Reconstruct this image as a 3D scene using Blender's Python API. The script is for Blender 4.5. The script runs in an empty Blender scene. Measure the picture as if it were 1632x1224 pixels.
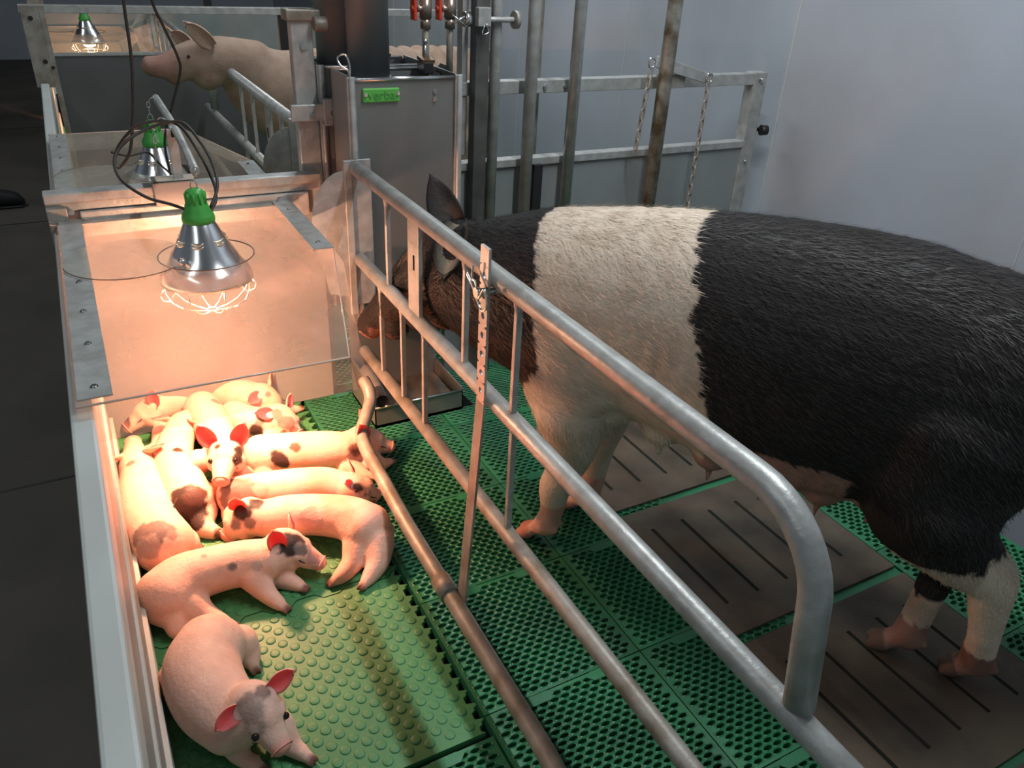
import bpy, bmesh, math, random
import numpy as np
from mathutils import Vector, Matrix, Euler
random.seed(7); rng = np.random.default_rng(7)
S = bpy.context.scene
C = S.collection
V = Vector
# ------------------------------------------------------------------ camera
CAMP = np.array([0, 0, 1.5]); FPX = 1243.0
vx, vy, vz = np.array([2542, 560, -FPX]), np.array([-776, 742., -FPX]), -np.array([-126, -2188., -FPX])
M3 = np.array([a / np.linalg.norm(a) for a in (vx, vy, vz)]).T
u_, _, v_ = np.linalg.svd(M3); R3 = u_ @ v_                    # camera <- world rotation
cam = bpy.data.objects.new('camera', bpy.data.cameras.new('camera')); C.objects.link(cam)
cam.data.sensor_width = 36; cam.data.lens = FPX / 1632 * 36; cam.data.clip_start = .02
mw = Matrix([list(r) for r in R3.T]).to_4x4(); mw.translation = V(CAMP); cam.matrix_world = mw
S.camera = cam
def _ray(px, py):
    w = R3.T @ np.array([px - 816, -(py - 612), -FPX]); return w / np.linalg.norm(w)
def P(px, py, z=0):                                            # a place on the level z that was measured in the photograph
    r = _ray(px, py); return V(CAMP + r * (z - 1.5) / r[2])
def PY(px, py, y):
    r = _ray(px, py); return V(CAMP + r * y / r[1])
def PX(px, py, x):
    r = _ray(px, py); return V(CAMP + r * x / r[0])
# ------------------------------------------------------------------ view, world, room lights
S.view_settings.view_transform = 'Standard'; S.view_settings.look = 'None'
S.view_settings.gamma = 1; S.view_settings.exposure = -0.18; S.view_settings.use_curve_mapping = False
W = bpy.data.worlds.new('world'); S.world = W; W.use_nodes = True
W.node_tree.nodes['Background'].inputs[0].default_value = (.80, .93, 1, 1)
W.node_tree.nodes['Background'].inputs[1].default_value = .28
def add_tube_or_fill(x, y, z, ln, power, col=(.93, .98, 1)):
    l = bpy.data.lights.new('tube_and_fill_light', 'AREA'); l.shape = 'RECTANGLE'; l.size = .045; l.size_y = ln
    l.energy = power; l.color = col
    o = bpy.data.objects.new('tube_and_fill_light', l); C.objects.link(o); o.location = (x, y, z)
    return o
LIGHTS = [add_tube_or_fill(1.45, 1.3, 2.85, 1.5, 54), add_tube_or_fill(2.3, 6.4, 2.85, 1.5, 34), add_tube_or_fill(1.45, 3.95, 2.85, 1.5, 38), add_tube_or_fill(-1.5, 0.6, 2.85, 2.4, 20), add_tube_or_fill(-1.5, 5.2, 2.85, 2.4, 22)]  # first is the ceiling tube; the rest are unseen fills added for brightness
# ------------------------------------------------------------------ materials
def mat(name, col, rough=.5, metal=0, noise=None, scale=20, bump=0, bscale=60, spec=.5, attr=None, sss=0, stretch=None, detail=4, trans=0):
    m = bpy.data.materials.new(name); m.use_nodes = True; nt = m.node_tree; b = nt.nodes['Principled BSDF']
    b.inputs['Roughness'].default_value = rough; b.inputs['Metallic'].default_value = metal
    b.inputs['Specular IOR Level'].default_value = spec
    tc = nt.nodes.new('ShaderNodeTexCoord'); mp = nt.nodes.new('ShaderNodeMapping')
    nt.links.new(tc.outputs['Object'], mp.inputs[0])
    if stretch: mp.inputs['Scale'].default_value = stretch
    base = None
    if attr:
        a = nt.nodes.new('ShaderNodeAttribute'); a.attribute_name = attr; base = a.outputs['Color']
    if noise:
        n = nt.nodes.new('ShaderNodeTexNoise'); n.inputs['Scale'].default_value = scale; n.inputs['Detail'].default_value = detail
        nt.links.new(mp.outputs[0], n.inputs['Vector'])
        rmp = nt.nodes.new('ShaderNodeMapRange'); rmp.inputs[1].default_value = .35; rmp.inputs[2].default_value = .68
        nt.links.new(n.outputs[0], rmp.inputs[0])
        mx = nt.nodes.new('ShaderNodeMix'); mx.data_type = 'RGBA'; nt.links.new(rmp.outputs[0], mx.inputs[0])
        if base is None:
            mx.inputs[6].default_value = (*col, 1); mx.inputs[7].default_value = (*noise, 1)
        else:
            mx.blend_type = 'MULTIPLY'; nt.links.new(base, mx.inputs[6]); mx.inputs[7].default_value = (*noise, 1)
        nt.links.new(mx.outputs[2], b.inputs['Base Color'])
    elif base is not None: nt.links.new(base, b.inputs['Base Color'])
    else: b.inputs['Base Color'].default_value = (*col, 1)
    if bump:
        n2 = nt.nodes.new('ShaderNodeTexNoise'); n2.inputs['Scale'].default_value = bscale; n2.inputs['Detail'].default_value = 5
        nt.links.new(mp.outputs[0], n2.inputs['Vector'])
        bp = nt.nodes.new('ShaderNodeBump'); bp.inputs['Strength'].default_value = bump; bp.inputs['Distance'].default_value = .004
        nt.links.new(n2.outputs[0], bp.inputs['Height']); nt.links.new(bp.outputs[0], b.inputs['Normal'])
    if sss:
        b.inputs['Subsurface Weight'].default_value = sss; b.inputs['Subsurface Radius'].default_value = (1, .35, .2)
        b.inputs['Subsurface Scale'].default_value = .012
    return m
def emit(name, col, s):
    m = bpy.data.materials.new(name); m.use_nodes = True; nt = m.node_tree; nt.nodes.clear()
    e = nt.nodes.new('ShaderNodeEmission'); e.inputs[0].default_value = (*col, 1); e.inputs[1].default_value = s
    o = nt.nodes.new('ShaderNodeOutputMaterial'); nt.links.new(e.outputs[0], o.inputs[0]); return m
def plexi(name, milky, col=(1, .93, .86), tint=(.97, .95, .90)):
    m = bpy.data.materials.new(name); m.use_nodes = True; nt = m.node_tree; nt.nodes.clear()
    N, L = nt.nodes.new, nt.links.new
    t = N('ShaderNodeBsdfTransparent'); t.inputs[0].default_value = (*tint, 1)
    tl = N('ShaderNodeBsdfTranslucent'); tl.inputs[0].default_value = (*col, 1)
    df = N('ShaderNodeBsdfDiffuse'); df.inputs[0].default_value = (*col, 1)
    g = N('ShaderNodeBsdfGlossy'); g.inputs['Roughness'].default_value = .12
    a = N('ShaderNodeMixShader'); a.inputs[0].default_value = .4; L(tl.outputs[0], a.inputs[1]); L(df.outputs[0], a.inputs[2])
    nz = N('ShaderNodeTexNoise'); nz.inputs['Scale'].default_value = 5; nz.inputs['Detail'].default_value = 6
    mr = N('ShaderNodeMapRange'); mr.inputs[1].default_value = .3; mr.inputs[2].default_value = .7
    mr.inputs[3].default_value = milky * .75; mr.inputs[4].default_value = milky * 1.25; L(nz.outputs[0], mr.inputs[0])
    b = N('ShaderNodeMixShader'); L(mr.outputs[0], b.inputs[0]); L(t.outputs[0], b.inputs[1]); L(a.outputs[0], b.inputs[2])
    lw = N('ShaderNodeLayerWeight'); pw = N('ShaderNodeMath'); pw.operation = 'POWER'; pw.inputs[1].default_value = 5; L(lw.outputs['Facing'], pw.inputs[0])
    f = N('ShaderNodeMath'); f.operation = 'MULTIPLY_ADD'; f.inputs[1].default_value = .5; f.inputs[2].default_value = .008; L(pw.outputs[0], f.inputs[0])
    c = N('ShaderNodeMixShader'); L(f.outputs[0], c.inputs[0]); L(b.outputs[0], c.inputs[1]); L(g.outputs[0], c.inputs[2])
    o = N('ShaderNodeOutputMaterial'); L(c.outputs[0], o.inputs[0]); return m
GALV = mat('galvanised_steel', (.46, .47, .46), .42, .35, (.33, .335, .32), 26, .25, 90)
GALVD = mat('dirty_galvanised_steel', (.36, .34, .31), .5, .3, (.20, .17, .13), 14, .3, 70)
STAIN = mat('stained_galvanised_steel', (.38, .38, .34), .5, .4, (.13, .10, .06), 18, .4, 60)
INOX = mat('stainless_steel', (.30, .31, .30), .36, .55, (.22, .225, .225), 3, .05, 200, stretch=(1, 1, .15))
INOXL = mat('bright_stainless_steel', (.65, .66, .66), .2, .95)
ALU = mat('spun_aluminium', (.80, .81, .82), .22, 1, None)
PVC = mat('grey_plastic_panel', (.25, .275, .275), .45, 0, (.20, .22, .22), 3, .05, 30)
PVCD = mat('dark_grey_plastic_panel', (.10, .105, .11), .45, 0, (.075, .078, .08), 3, .05, 30)
PVCW = mat('pale_plastic_profile', (.50, .53, .52), .4, 0, (.44, .46, .44), 4)
TUBE = mat('grey_pipe_plastic', (.19, .20, .205), .35, 0, (.165, .175, .18), 5)
WALL = mat('white_wall_panel', (.40, .435, .50), .35, 0, (.33, .36, .40), 1.6, .03, 8)
AISLE = mat('aisle_concrete', (.105, .092, .075), .75, 0, (.075, .066, .055), 2.5, .3, 25)
SLABM = mat('cast_slab_concrete', (.100, .078, .052), .7, 0, (.042, .032, .023), 6, .4, 90)
GREEN = mat('green_floor_plastic', (.026, .200, .085), .42, 0, (.014, .095, .045), 4, .12, 120)
GREENM = mat('green_mat_plastic', (.060, .25, .09), .5, 0, (.045, .19, .07), 4, .08, 120)
RECESS_SHADE = mat('recess_shade_black', (.004, .008, .005), .9)  # near-black colour stands in for shade in pit, slots and holes
GREENCAP = mat('green_lamp_plastic', (.05, .33, .05), .4)
LABELG = mat('green_label_plastic', (.10, .40, .07), .45)
RUBBER = mat('black_rubber', (.02, .02, .022), .5)
CABLE = mat('black_cable_rubber', (.030, .024, .020), .55)
RED = mat('red_valve_handle', (.55, .045, .02), .4)
BRASS = mat('dull_brass', (.30, .25, .20), .35, .8)
TANBOX = mat('beige_plastic_clamp', (.44, .38, .32), .4)
DARKST = mat('dark_steel', (.035, .035, .035), .45, .5)
STONEBIN = mat('trough_dirt', (.10, .075, .05), .7, 0, (.04, .03, .02), 14)
BULB = emit('lit_bulb', (1, .62, .30), 45)
COAT = mat('piglet_skin', (1, 1, 1), .55, 0, (.93, .86, .84), 30, .35, 130, spec=.3, attr='coat', sss=.2)
EARM = mat('piglet_ear_skin', (1, 1, 1), .6, 0, (.92, .84, .82), 40, .1, 160, spec=.3, attr='coat', sss=.6)
EYE = mat('dark_eye', (.012, .008, .006), .12)
SOWM = mat('sow_skin', (1, 1, 1), .75, 0, (.80, .74, .70), 14, .5, 110, spec=.2, attr='coat', stretch=(1, 1, 1))
HAIR = mat('bristle_hair', (1, 1, 1), .5, 0, None, attr='coat', spec=.35)
PLEXI = plexi('milky_clear_sheet', .30, (.95, .78, .69))
PLEXI2 = plexi('clear_bent_sheet', .16)
GLASSD = plexi('clear_cover_disc', .16, (.9, .9, .88), (.96, .96, .94))
# ------------------------------------------------------------------ mesh helpers
class MB:
    def __init__(s): s.v = []; s.f = []; s.m = []; s.sm = []
    def add(s, vs, fs, mi=0, smooth=False):
        k = len(s.v); s.v += [tuple(p) for p in vs]; s.f += [tuple(k + i for i in f) for f in fs]
        s.m += [mi] * len(fs); s.sm += [smooth] * len(fs); return s
    def box(s, a, b, mi=0, rot=None, about=None):
        x0, y0, z0 = a; x1, y1, z1 = b
        vs = [V(p) for p in ((x0, y0, z0), (x1, y0, z0), (x1, y1, z0), (x0, y1, z0), (x0, y0, z1), (x1, y0, z1), (x1, y1, z1), (x0, y1, z1))]
        if rot is not None:
            c = V(about) if about is not None else (V(a) + V(b)) / 2
            vs = [c + rot @ (p - c) for p in vs]
        return s.add(vs, [(0, 3, 2, 1), (4, 5, 6, 7), (0, 1, 5, 4), (1, 2, 6, 5), (2, 3, 7, 6), (3, 0, 4, 7)], mi)
    def rings(s, rings, mi=0, smooth=True, caps=(True, True), closed=False):
        n = len(rings[0]); vs = [p for r in rings for p in r]; fs = []
        R = len(rings)
        for i in range(R - 1 + (1 if closed else 0)):
            a, b = i * n, ((i + 1) % R) * n
            for j in range(n): fs.append((a + j, a + (j + 1) % n, b + (j + 1) % n, b + j))
        k = len(fs)
        s.add(vs, fs, mi, smooth)
        base = len(s.v) - len(vs)
        if not closed:
            if caps[0]: s.f.append(tuple(base + j for j in reversed(range(n)))); s.m.append(mi); s.sm.append(False)
            if caps[1]: s.f.append(tuple(base + (R - 1) * n + j for j in range(n))); s.m.append(mi); s.sm.append(False)
        return s
    def tube(s, pts, r, n=12, mi=0, closed=False, caps=(True, True)):
        pts = [V(p) for p in pts]; N = len(pts); rr = r if isinstance(r, (list, tuple)) else [r] * N
        tang = []
        for i in range(N):
            if closed: t = pts[(i + 1) % N] - pts[i - 1]
            else: t = pts[min(i + 1, N - 1)] - pts[max(i - 1, 0)]
            tang.append(t.normalized())
        ref = V((0, 0, 1)) if abs(tang[0].z) < .9 else V((1, 0, 0))
        u = tang[0].cross(ref).normalized(); out = []
        for i in range(N):
            u = (u - tang[i] * u.dot(tang[i])).normalized(); w = tang[i].cross(u)
            out.append([pts[i] + (u * math.cos(2 * math.pi * j / n) + w * math.sin(2 * math.pi * j / n)) * rr[i] for j in range(n)])
        return s.rings(out, mi, True, caps, closed)
    def lathe(s, prof, n=32, mi=0, at=(0, 0, 0), caps=(False, False)):
        a = V(at)
        return s.rings([[a + V((r * math.cos(2 * math.pi * j / n), r * math.sin(2 * math.pi * j / n), z)) for j in range(n)] for r, z in prof], mi, True, caps)
    def prism(s, poly, d, mi=0):            # flat polygon pushed along d
        d = V(d); n = len(poly); vs = [V(p) for p in poly] + [V(p) + d for p in poly]
        fs = [tuple(range(n))[::-1], tuple(range(n, 2 * n))] + [(i, (i + 1) % n, n + (i + 1) % n, n + i) for i in range(n)]
        return s.add(vs, fs, mi)
    def build(s, name, mats, parent=None, bevel=0):
        me = bpy.data.meshes.new(name); me.from_pydata(s.v, [], s.f)
        for m in (mats if isinstance(mats, (list, tuple)) else [mats]): me.materials.append(m)
        me.polygons.foreach_set('material_index', s.m); me.polygons.foreach_set('use_smooth', s.sm)
        bm = bmesh.new(); bm.from_mesh(me); bmesh.ops.recalc_face_normals(bm, faces=bm.faces); bm.to_mesh(me); bm.free()
        o = bpy.data.objects.new(name, me); C.objects.link(o)
        if parent is not None:
            o.parent = parent; o.matrix_parent_inverse = Matrix.Translation(-parent.location)
        if bevel:
            b = o.modifiers.new('bevel', 'BEVEL'); b.width = bevel; b.segments = 2; b.limit_method = 'ANGLE'
        return o
def tag(o, label, cat, group=None):
    o['label'] = label; o['category'] = cat
    if group: o['group'] = group
    return o
def thing(name, label, cat, loc=(0, 0, 0), group=None):
    o = bpy.data.objects.new(name, None); C.objects.link(o); o.location = loc; o.empty_display_size = .05
    return tag(o, label, cat, group)
def struct(o): o['kind'] = 'structure'; return o
def bolt(mb, p, d, r=.008, h=.008, mi=0):
    p = V(p); d = V(d).normalized(); mb.tube([p, p + d * h * .5], r * 1.45, 12, mi); mb.tube([p + d * h * .5, p + d * h * 1.4], r, 6, mi); return mb
def bolts(lst, parent, name='bolt', m=None):
    for q in lst:
        mb = MB(); bolt(mb, *q); mb.build(name, m or INOXL, parent)
def arc(c, a, b, t0, t1, n=10):
    c, a, b = V(c), V(a), V(b)
    return [c + a * math.cos(t0 + (t1 - t0) * i / n) + b * math.sin(t0 + (t1 - t0) * i / n) for i in range(n + 1)]
def crom(pts, n=8):
    pts = [V(p) for p in pts]; Q = [pts[0] * 2 - pts[1]] + pts + [pts[-1] * 2 - pts[-2]]; out = []
    for i in range(1, len(Q) - 2):
        for k in range(n):
            t = k / n; a, b, c, d = Q[i - 1:i + 3]
            out.append(.5 * ((2 * b) + (c - a) * t + (2 * a - 5 * b + 4 * c - d) * t * t + (3 * b - a - 3 * c + d) * t ** 3))
    return out + [pts[-1]]
# ------------------------------------------------------------------ room
struct(MB().box((-3.2, -2, -.06), (-.105, 11.6, 0)).build('floor', AISLE))
seam = MB()
for y in (2.33, 5.0, 7.6): seam.box((-3.2, y, .0003), (-.105, y + .009, .0012))
struct(seam.build('trim_1', DARKST))
WX = 2.66
struct(MB().box((WX, -2, -.4), (WX + .1, 11.7, 3.0)).build('wall_right', WALL))
for i, y in enumerate((.2, 1.35, 2.5, 3.65, 4.8, 5.95, 7.1)):
    struct(MB().box((WX - .0015, y, 0), (WX, y + .004, 3)).build('trim_%d' % (i + 2), PVCW))
struct(MB().box((-3.2, 11.6, -.05), (WX, 11.7, 3.0)).build('wall_back', WALL))
struct(MB().box((-3.3, -2, -.05), (-3.2, 11.7, 3.0)).build('wall_left', WALL))
struct(MB().box((-3.3, -2, 3.0), (WX + .1, 11.7, 3.1)).build('ceiling', WALL))
struct(MB().box((-.105, -2, -.45), (WX, 11.6, -.4)).build('floor', RECESS_SHADE))
# ---- slatted plastic panels
TX, TY = .4275, .3735
def slat_mesh(name):
    mb = MB(); nx, ny = 14, 24; hx, hy = .0114, .0051; px, py = (TX - .018) / (nx + .5), (TY - .018) / ny
    for j in range(ny):
        y0 = .009 + j * py; off = .25 + (.5 if j % 2 else 0); off -= .25
        for i in range(nx):
            x0 = .009 + (i + off) * px; cx, cy = x0 + px / 2, y0 + py / 2
            o_, r_, h_, b_ = [], [], [], []
            for k in range(12):
                a = 2 * math.pi * k / 12; c, s = math.cos(a), math.sin(a)
                t = min((px / 2) / abs(c) if abs(c) > 1e-6 else 9, (py / 2) / abs(s) if abs(s) > 1e-6 else 9)
                if k in (1, 5, 7, 11): ox, oy = math.copysign(px / 2, c), math.copysign(py / 2, s)
                else: ox, oy = c * t, s * t
                if k in (2, 4, 8, 10): ox = math.copysign(px * .22, c)
                o_.append((cx + ox, cy + oy, 0))
                r_.append((cx + (hx + .0016) * c, cy + (hy + .0013) * s, .0016))
                h_.append((cx + hx * c, cy + hy * s, .0006)); b_.append((cx + hx * c * .95, cy + hy * s * .95, -.016))
            mb.rings([o_, r_, h_, b_], 0, False, (False, False))
    xe = [.009 + px * .5 * (j % 2) for j in range(ny)]
    for j in range(ny):                                    # solid margins left and right of the staggered rows
        y0 = .009 + j * py; a = xe[j]; b = a + nx * px
        for p, q in ((.0015, a), (b, TX - .0015)): mb.add([(p, y0, 0), (q, y0, 0), (q, y0 + py, 0), (p, y0 + py, 0)], [(0, 1, 2, 3)])
    for p, q in ((.0015, .009), (TY - .009, TY - .0015)): mb.add([(.0015, p, 0), (TX - .0015, p, 0), (TX - .0015, q, 0), (.0015, q, 0)], [(0, 1, 2, 3)])
    e = [(.0015, .0015), (TX - .0015, .0015), (TX - .0015, TY - .0015), (.0015, TY - .0015)]
    mb.rings([[(x, y, 0) for x, y in e], [(x, y, -.03) for x, y in e]], 0, False, (False, False))
    for cx in (TX * .3, TX * .72):                          # raised smooth lock tongue
        mb.prism([(cx - .045, TY - .012, .0008), (cx - .03, TY - .028, .0008), (cx + .03, TY - .028, .0008), (cx + .045, TY - .012, .0008), (cx + .03, TY - .002, .0008), (cx - .03, TY - .002, .0008)], (0, 0, .0022))
    return mb
first = slat_mesh('floor').build('floor', GREEN); struct(first); used = False
SLX0, SLX1 = 1.22, 1.825
SLABY = [(-.12, .385), (.405, .905), (.935, 1.445), (1.475, 1.985)]
def lay(x, y):
    global used
    o = first if not used else first.copy()
    if used: C.objects.link(o)
    used = True; o.location = (x, y, 0); struct(o)
for j in range(9):
    y = 2.5 - (j + 1) * TY
    for k in range(4):
        if k == 2 and 1 < j < 6: continue                  # covered by the slabs
        lay(.551 + k * TX, y)
for k in range(3):
    for x in (.551 - TX, .551 - 2 * TX): lay(x - .003, .955 - TY * (k + 1))
for x in (.551, .98, 1.41, 1.84): lay(x, 2.56); lay(x, 2.56 + TY)
struct(MB().box((.6, 3.4, -.03), (WX, 5.05, -.001)).build('floor', GREEN))
struct(MB().box((-.07, 2.56, -.03), (.55, 5.05, .002)).build('floor', GREENM))
struct(MB().box((-.07, 5.15, -.03), (WX, 7.6, .0)).build('floor', GREEN))
struct(MB().box((1.20, .36, -.03), (1.83, 2.1, -.004)).build('floor', GREEN))
# ---- slotted slabs
def slotted(x0, x1, y0, y1, slots, z0, z1):
    xs = sorted({x0, x1, *[a for s in slots for a in s[:2]]}); ys = sorted({y0, y1, *[a for s in slots for a in s[2:]]})
    def solid(i, j):
        if i < 0 or j < 0 or i >= len(xs) - 1 or j >= len(ys) - 1: return False
        cx, cy = (xs[i] + xs[i + 1]) / 2, (ys[j] + ys[j + 1]) / 2
        return not any(a < cx < b and c < cy < d for a, b, c, d in slots)
    mb = MB()
    for i in range(len(xs) - 1):
        for j in range(len(ys) - 1):
            if not solid(i, j): continue
            a, b, c, d = xs[i], xs[i + 1], ys[j], ys[j + 1]
            mb.add([(a, c, z1), (b, c, z1), (b, d, z1), (a, d, z1)], [(0, 1, 2, 3)])
            for di, dj, p, q in ((-1, 0, (a, c), (a, d)), (1, 0, (b, c), (b, d)), (0, -1, (a, c), (b, c)), (0, 1, (a, d), (b, d))):
                if not solid(i + di, j + dj): mb.add([(*p, z0), (*q, z0), (*q, z1), (*p, z1)], [(0, 1, 2, 3)])
    return mb
slab_lab = {0: 'brown slotted floor slab under the rump of the big sow, cut off by the bottom edge', 1: 'brown slotted slab under the hind feet of the big sow',
            2: 'brown slotted slab under the belly of the big sow', 3: 'dark slotted slab behind the front legs of the big sow'}
for k, (a, b) in enumerate(SLABY):
    sl = [(x - .006, x + .006, a + .095, b - .085) for x in (1.284, 1.393, 1.50, 1.607, 1.716)]
    o = slotted(SLX0, SLX1, a, b, sl, -.02, .006).build('floor_slab', SLABM)
    struct(MB().box((SLX0 + .01, a + .01, -.018), (SLX1 - .01, b - .01, .0035)).build('floor', RECESS_SHADE))  # black sheet added under the slots to paint in their shade
    tag(o, slab_lab[k], 'floor slab', 'slotted slabs in the sow pen')
# ---- studded nest mats
def nest_mat(y0, y1, label, wavy_top, wavy_bot):
    ed = []
    def wav(x): return .010 * max(-1, min(1, 2.2 * math.sin(x * 2 * math.pi / .13)))
    xs = np.linspace(-.078, .535, 90)
    bot = [(x, y0 + (wav(x) if wavy_bot else 0)) for x in xs]; top = [(x, y1 - .002 + (wav(x) if wavy_top else 0)) for x in xs[::-1]]
    ys = np.linspace(y0, y1, int((y1 - y0) / .0055))
    rt = []
    for i, y in enumerate(ys[1:-1]):
        ph = ((y - .9) / .0415) % 1
        rt.append((.533 + (.004 if ph < .3 else (.014 if ph < .45 else -.006)), y))
    poly = bot + rt + top
    o = MB().prism([(x, y, -.012) for x, y in poly], (0, 0, .018)).build('nest_mat', GREENM)
    mb = MB(); j = 0; y = y0 + .028
    while y < y1 - .02:
        x = -.055 + (.0235 if j % 2 else 0)
        while x < .515:
            mb.lathe([(.0118, 0), (.0115, .0013), (.0100, .0019), (.004, .0021)], 14, 0, (x, y, .006), (False, True)); x += .047
        y += .0212; j += 1
    t = thing('nest_mat', label, 'floor mat', ((-.078 + .535) / 2, (y0 + y1) / 2, 0), 'studded mats in the nest')
    o.name = 'mat_sheet'; o.parent = t; o.matrix_parent_inverse = Matrix.Translation(-t.location)
    s = mb.build('stud_pattern', GREENM, t); s['kind'] = 'stuff'
nest_mat(.965, 1.512, 'green studded floor mat under the nearest piglet at the front', True, False)
nest_mat(1.514, 2.49, 'green studded floor mat under the heap of piglets', False, True)
# ------------------------------------------------------------------ low wall along the aisle
def aisle_wall(y0, y1, label):
    t = thing('nest_side_wall', label, 'pen wall', (-.09, (y0 + y1) / 2, 0))
    MB().box((-.102, y0, 0), (-.080, y1, .70)).build('panel', PVC, t)
    MB().box((-.106, y0, .69), (-.066, y1, .725)).build('cap_rail', PVCW, t, .006)
    for a, b, c in ((.55, .69, -.074), (0, .09, -.070), (.30, .33, -.075)): MB().box((-.080, y0, a), (c, y1, b)).build('inner_strip', PVCW, t)
aisle_wall(-.9, 2.49, 'long pale plastic side wall between the piglet nest and the aisle')
aisle_wall(2.54, 5.06, 'pale side wall of the second pen beside the aisle')
aisle_wall(5.14, 7.7, 'pale side wall of the farthest pen beside the aisle')
# ------------------------------------------------------------------ partitions
t = thing('nest_partition', 'grey partition wall behind the near piglet nest, glowing pink under the lid', 'partition', (.27, 2.515, 0))
MB().box((-.10, 2.50, 0), (.665, 2.53, .80)).build('panel', PVC, t)
MB().box((-.112, 2.492, .775), (.67, 2.538, .828)).box((-.112, 2.485, .80), (.67, 2.492, .828)).build('top_rail', GALV, t, .003)
MB().box((-.03, 2.478, .70), (.625, 2.492, .775)).build('hinge_plate', GALV, t, .004)
bolts([(PY(px, py, 2.48), (0, -1, 0), .006) for px, py in ((113, 338), (139, 350), (445, 318))], t)
MB().box((-.112, 2.47, .60), (-.06, 2.50, .79)).box((-.108, 2.44, .60), (-.072, 2.47, .70)).tube([(-.09, 2.43, .57), (-.09, 2.46, .74)], .009).build('latch_bracket', GALVD, t, .003)
t = thing('pen_partition', 'grey partition with open top rail behind the big sow', 'partition', (1.85, 2.515, 0))
MB().box((1.115, 2.50, 0), (2.49, 2.53, .80)).build('panel', PVC, t)
MB().box((1.115, 2.49, .795), (2.49, 2.54, .822)).build('middle_rail', GALV, t, .002)
MB().box((1.115, 2.495, 1.045), (2.545, 2.545, 1.088)).build('top_rail', GALV, t, .002)
MB().box((2.48, 2.492, 0), (2.545, 2.548, 1.092)).build('end_post', GALV, t, .003)
bolts([((2.512, 2.492, 1.065), (0, -1, 0)), ((2.51, 2.492, .735), (0, -1, 0), .006), ((1.49, 2.495, 1.066), (0, -1, 0), .006), ((1.575, 2.495, 1.066), (0, -1, 0), .006)], t)
MB().tube([(2.545, 2.52, .86), (2.575, 2.52, .86)], .008).tube([(2.572, 2.50, .86), (2.60, 2.49, .86)], [.022, .02], 16).build('knob', DARKST, t)
def far_frame(y, label, dark=True, x1=WX - .06):
    t = thing('far_partition', label, 'partition', (x1 / 2, y, 0))
    MB().box((-.03, y, 0), (x1, y + .03, .86)).build('panel', PVCD if dark else PVC, t)
    MB().box((-.03, y - .006, .855), (x1, y + .036, .868)).build('panel_edge', GALV, t)
    MB().box((-.13, y - .01, 1.065), (x1, y + .04, 1.103)).build('top_rail', GALV, t, .002)
    MB().box((-.125, y - .012, .70), (-.04, y + .04, 1.10)).box((-.04, y - .012, 0), (-.012, y + .04, 1.10)).build('end_post', GALVD, t, .002)
    MB().box((1.19, y, .86), (1.25, y + .03, 1.07)).build('middle_post', DARKST, t)
    bolts([((-.083, y - .012, 1.04), (0, -1, 0)), ((-.06, y - .012, .83), (0, -1, 0)), ((-.03, y - .012, .80), (0, -1, 0), .006)], t, m=DARKST)
far_frame(5.1, 'dark grey partition with galvanised frame behind the second lid')
far_frame(7.72, 'far partition behind the distant lit lamp', False)
t = thing('corner_post', 'wide flat galvanised post standing left of the feed hopper', 'post', (.66, 2.56, 0))
MB().box((.625, 2.535, 0), (.69, 2.575, 1.30)).build('upright', GALV, t, .003)
MB().box((.612, 2.525, 1.268), (.715, 2.59, 1.30)).tube([(.69, 2.52, 1.262), (.73, 2.52, 1.262)], .022, 16).build('clamp', GALVD, t, .004)
MB().box((.60, 2.51, .985), (.76, 2.525, 1.035)).box((.70, 2.50, .97), (.765, 2.53, 1.05)).build('bracket', GALV, t, .003)
bolts([((.66, 2.535, 1.20), (0, -1, 0)), ((.665, 2.51, 1.005), (0, -1, 0), .006), ((.732, 2.50, 1.01), (0, -1, 0))], t)
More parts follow.
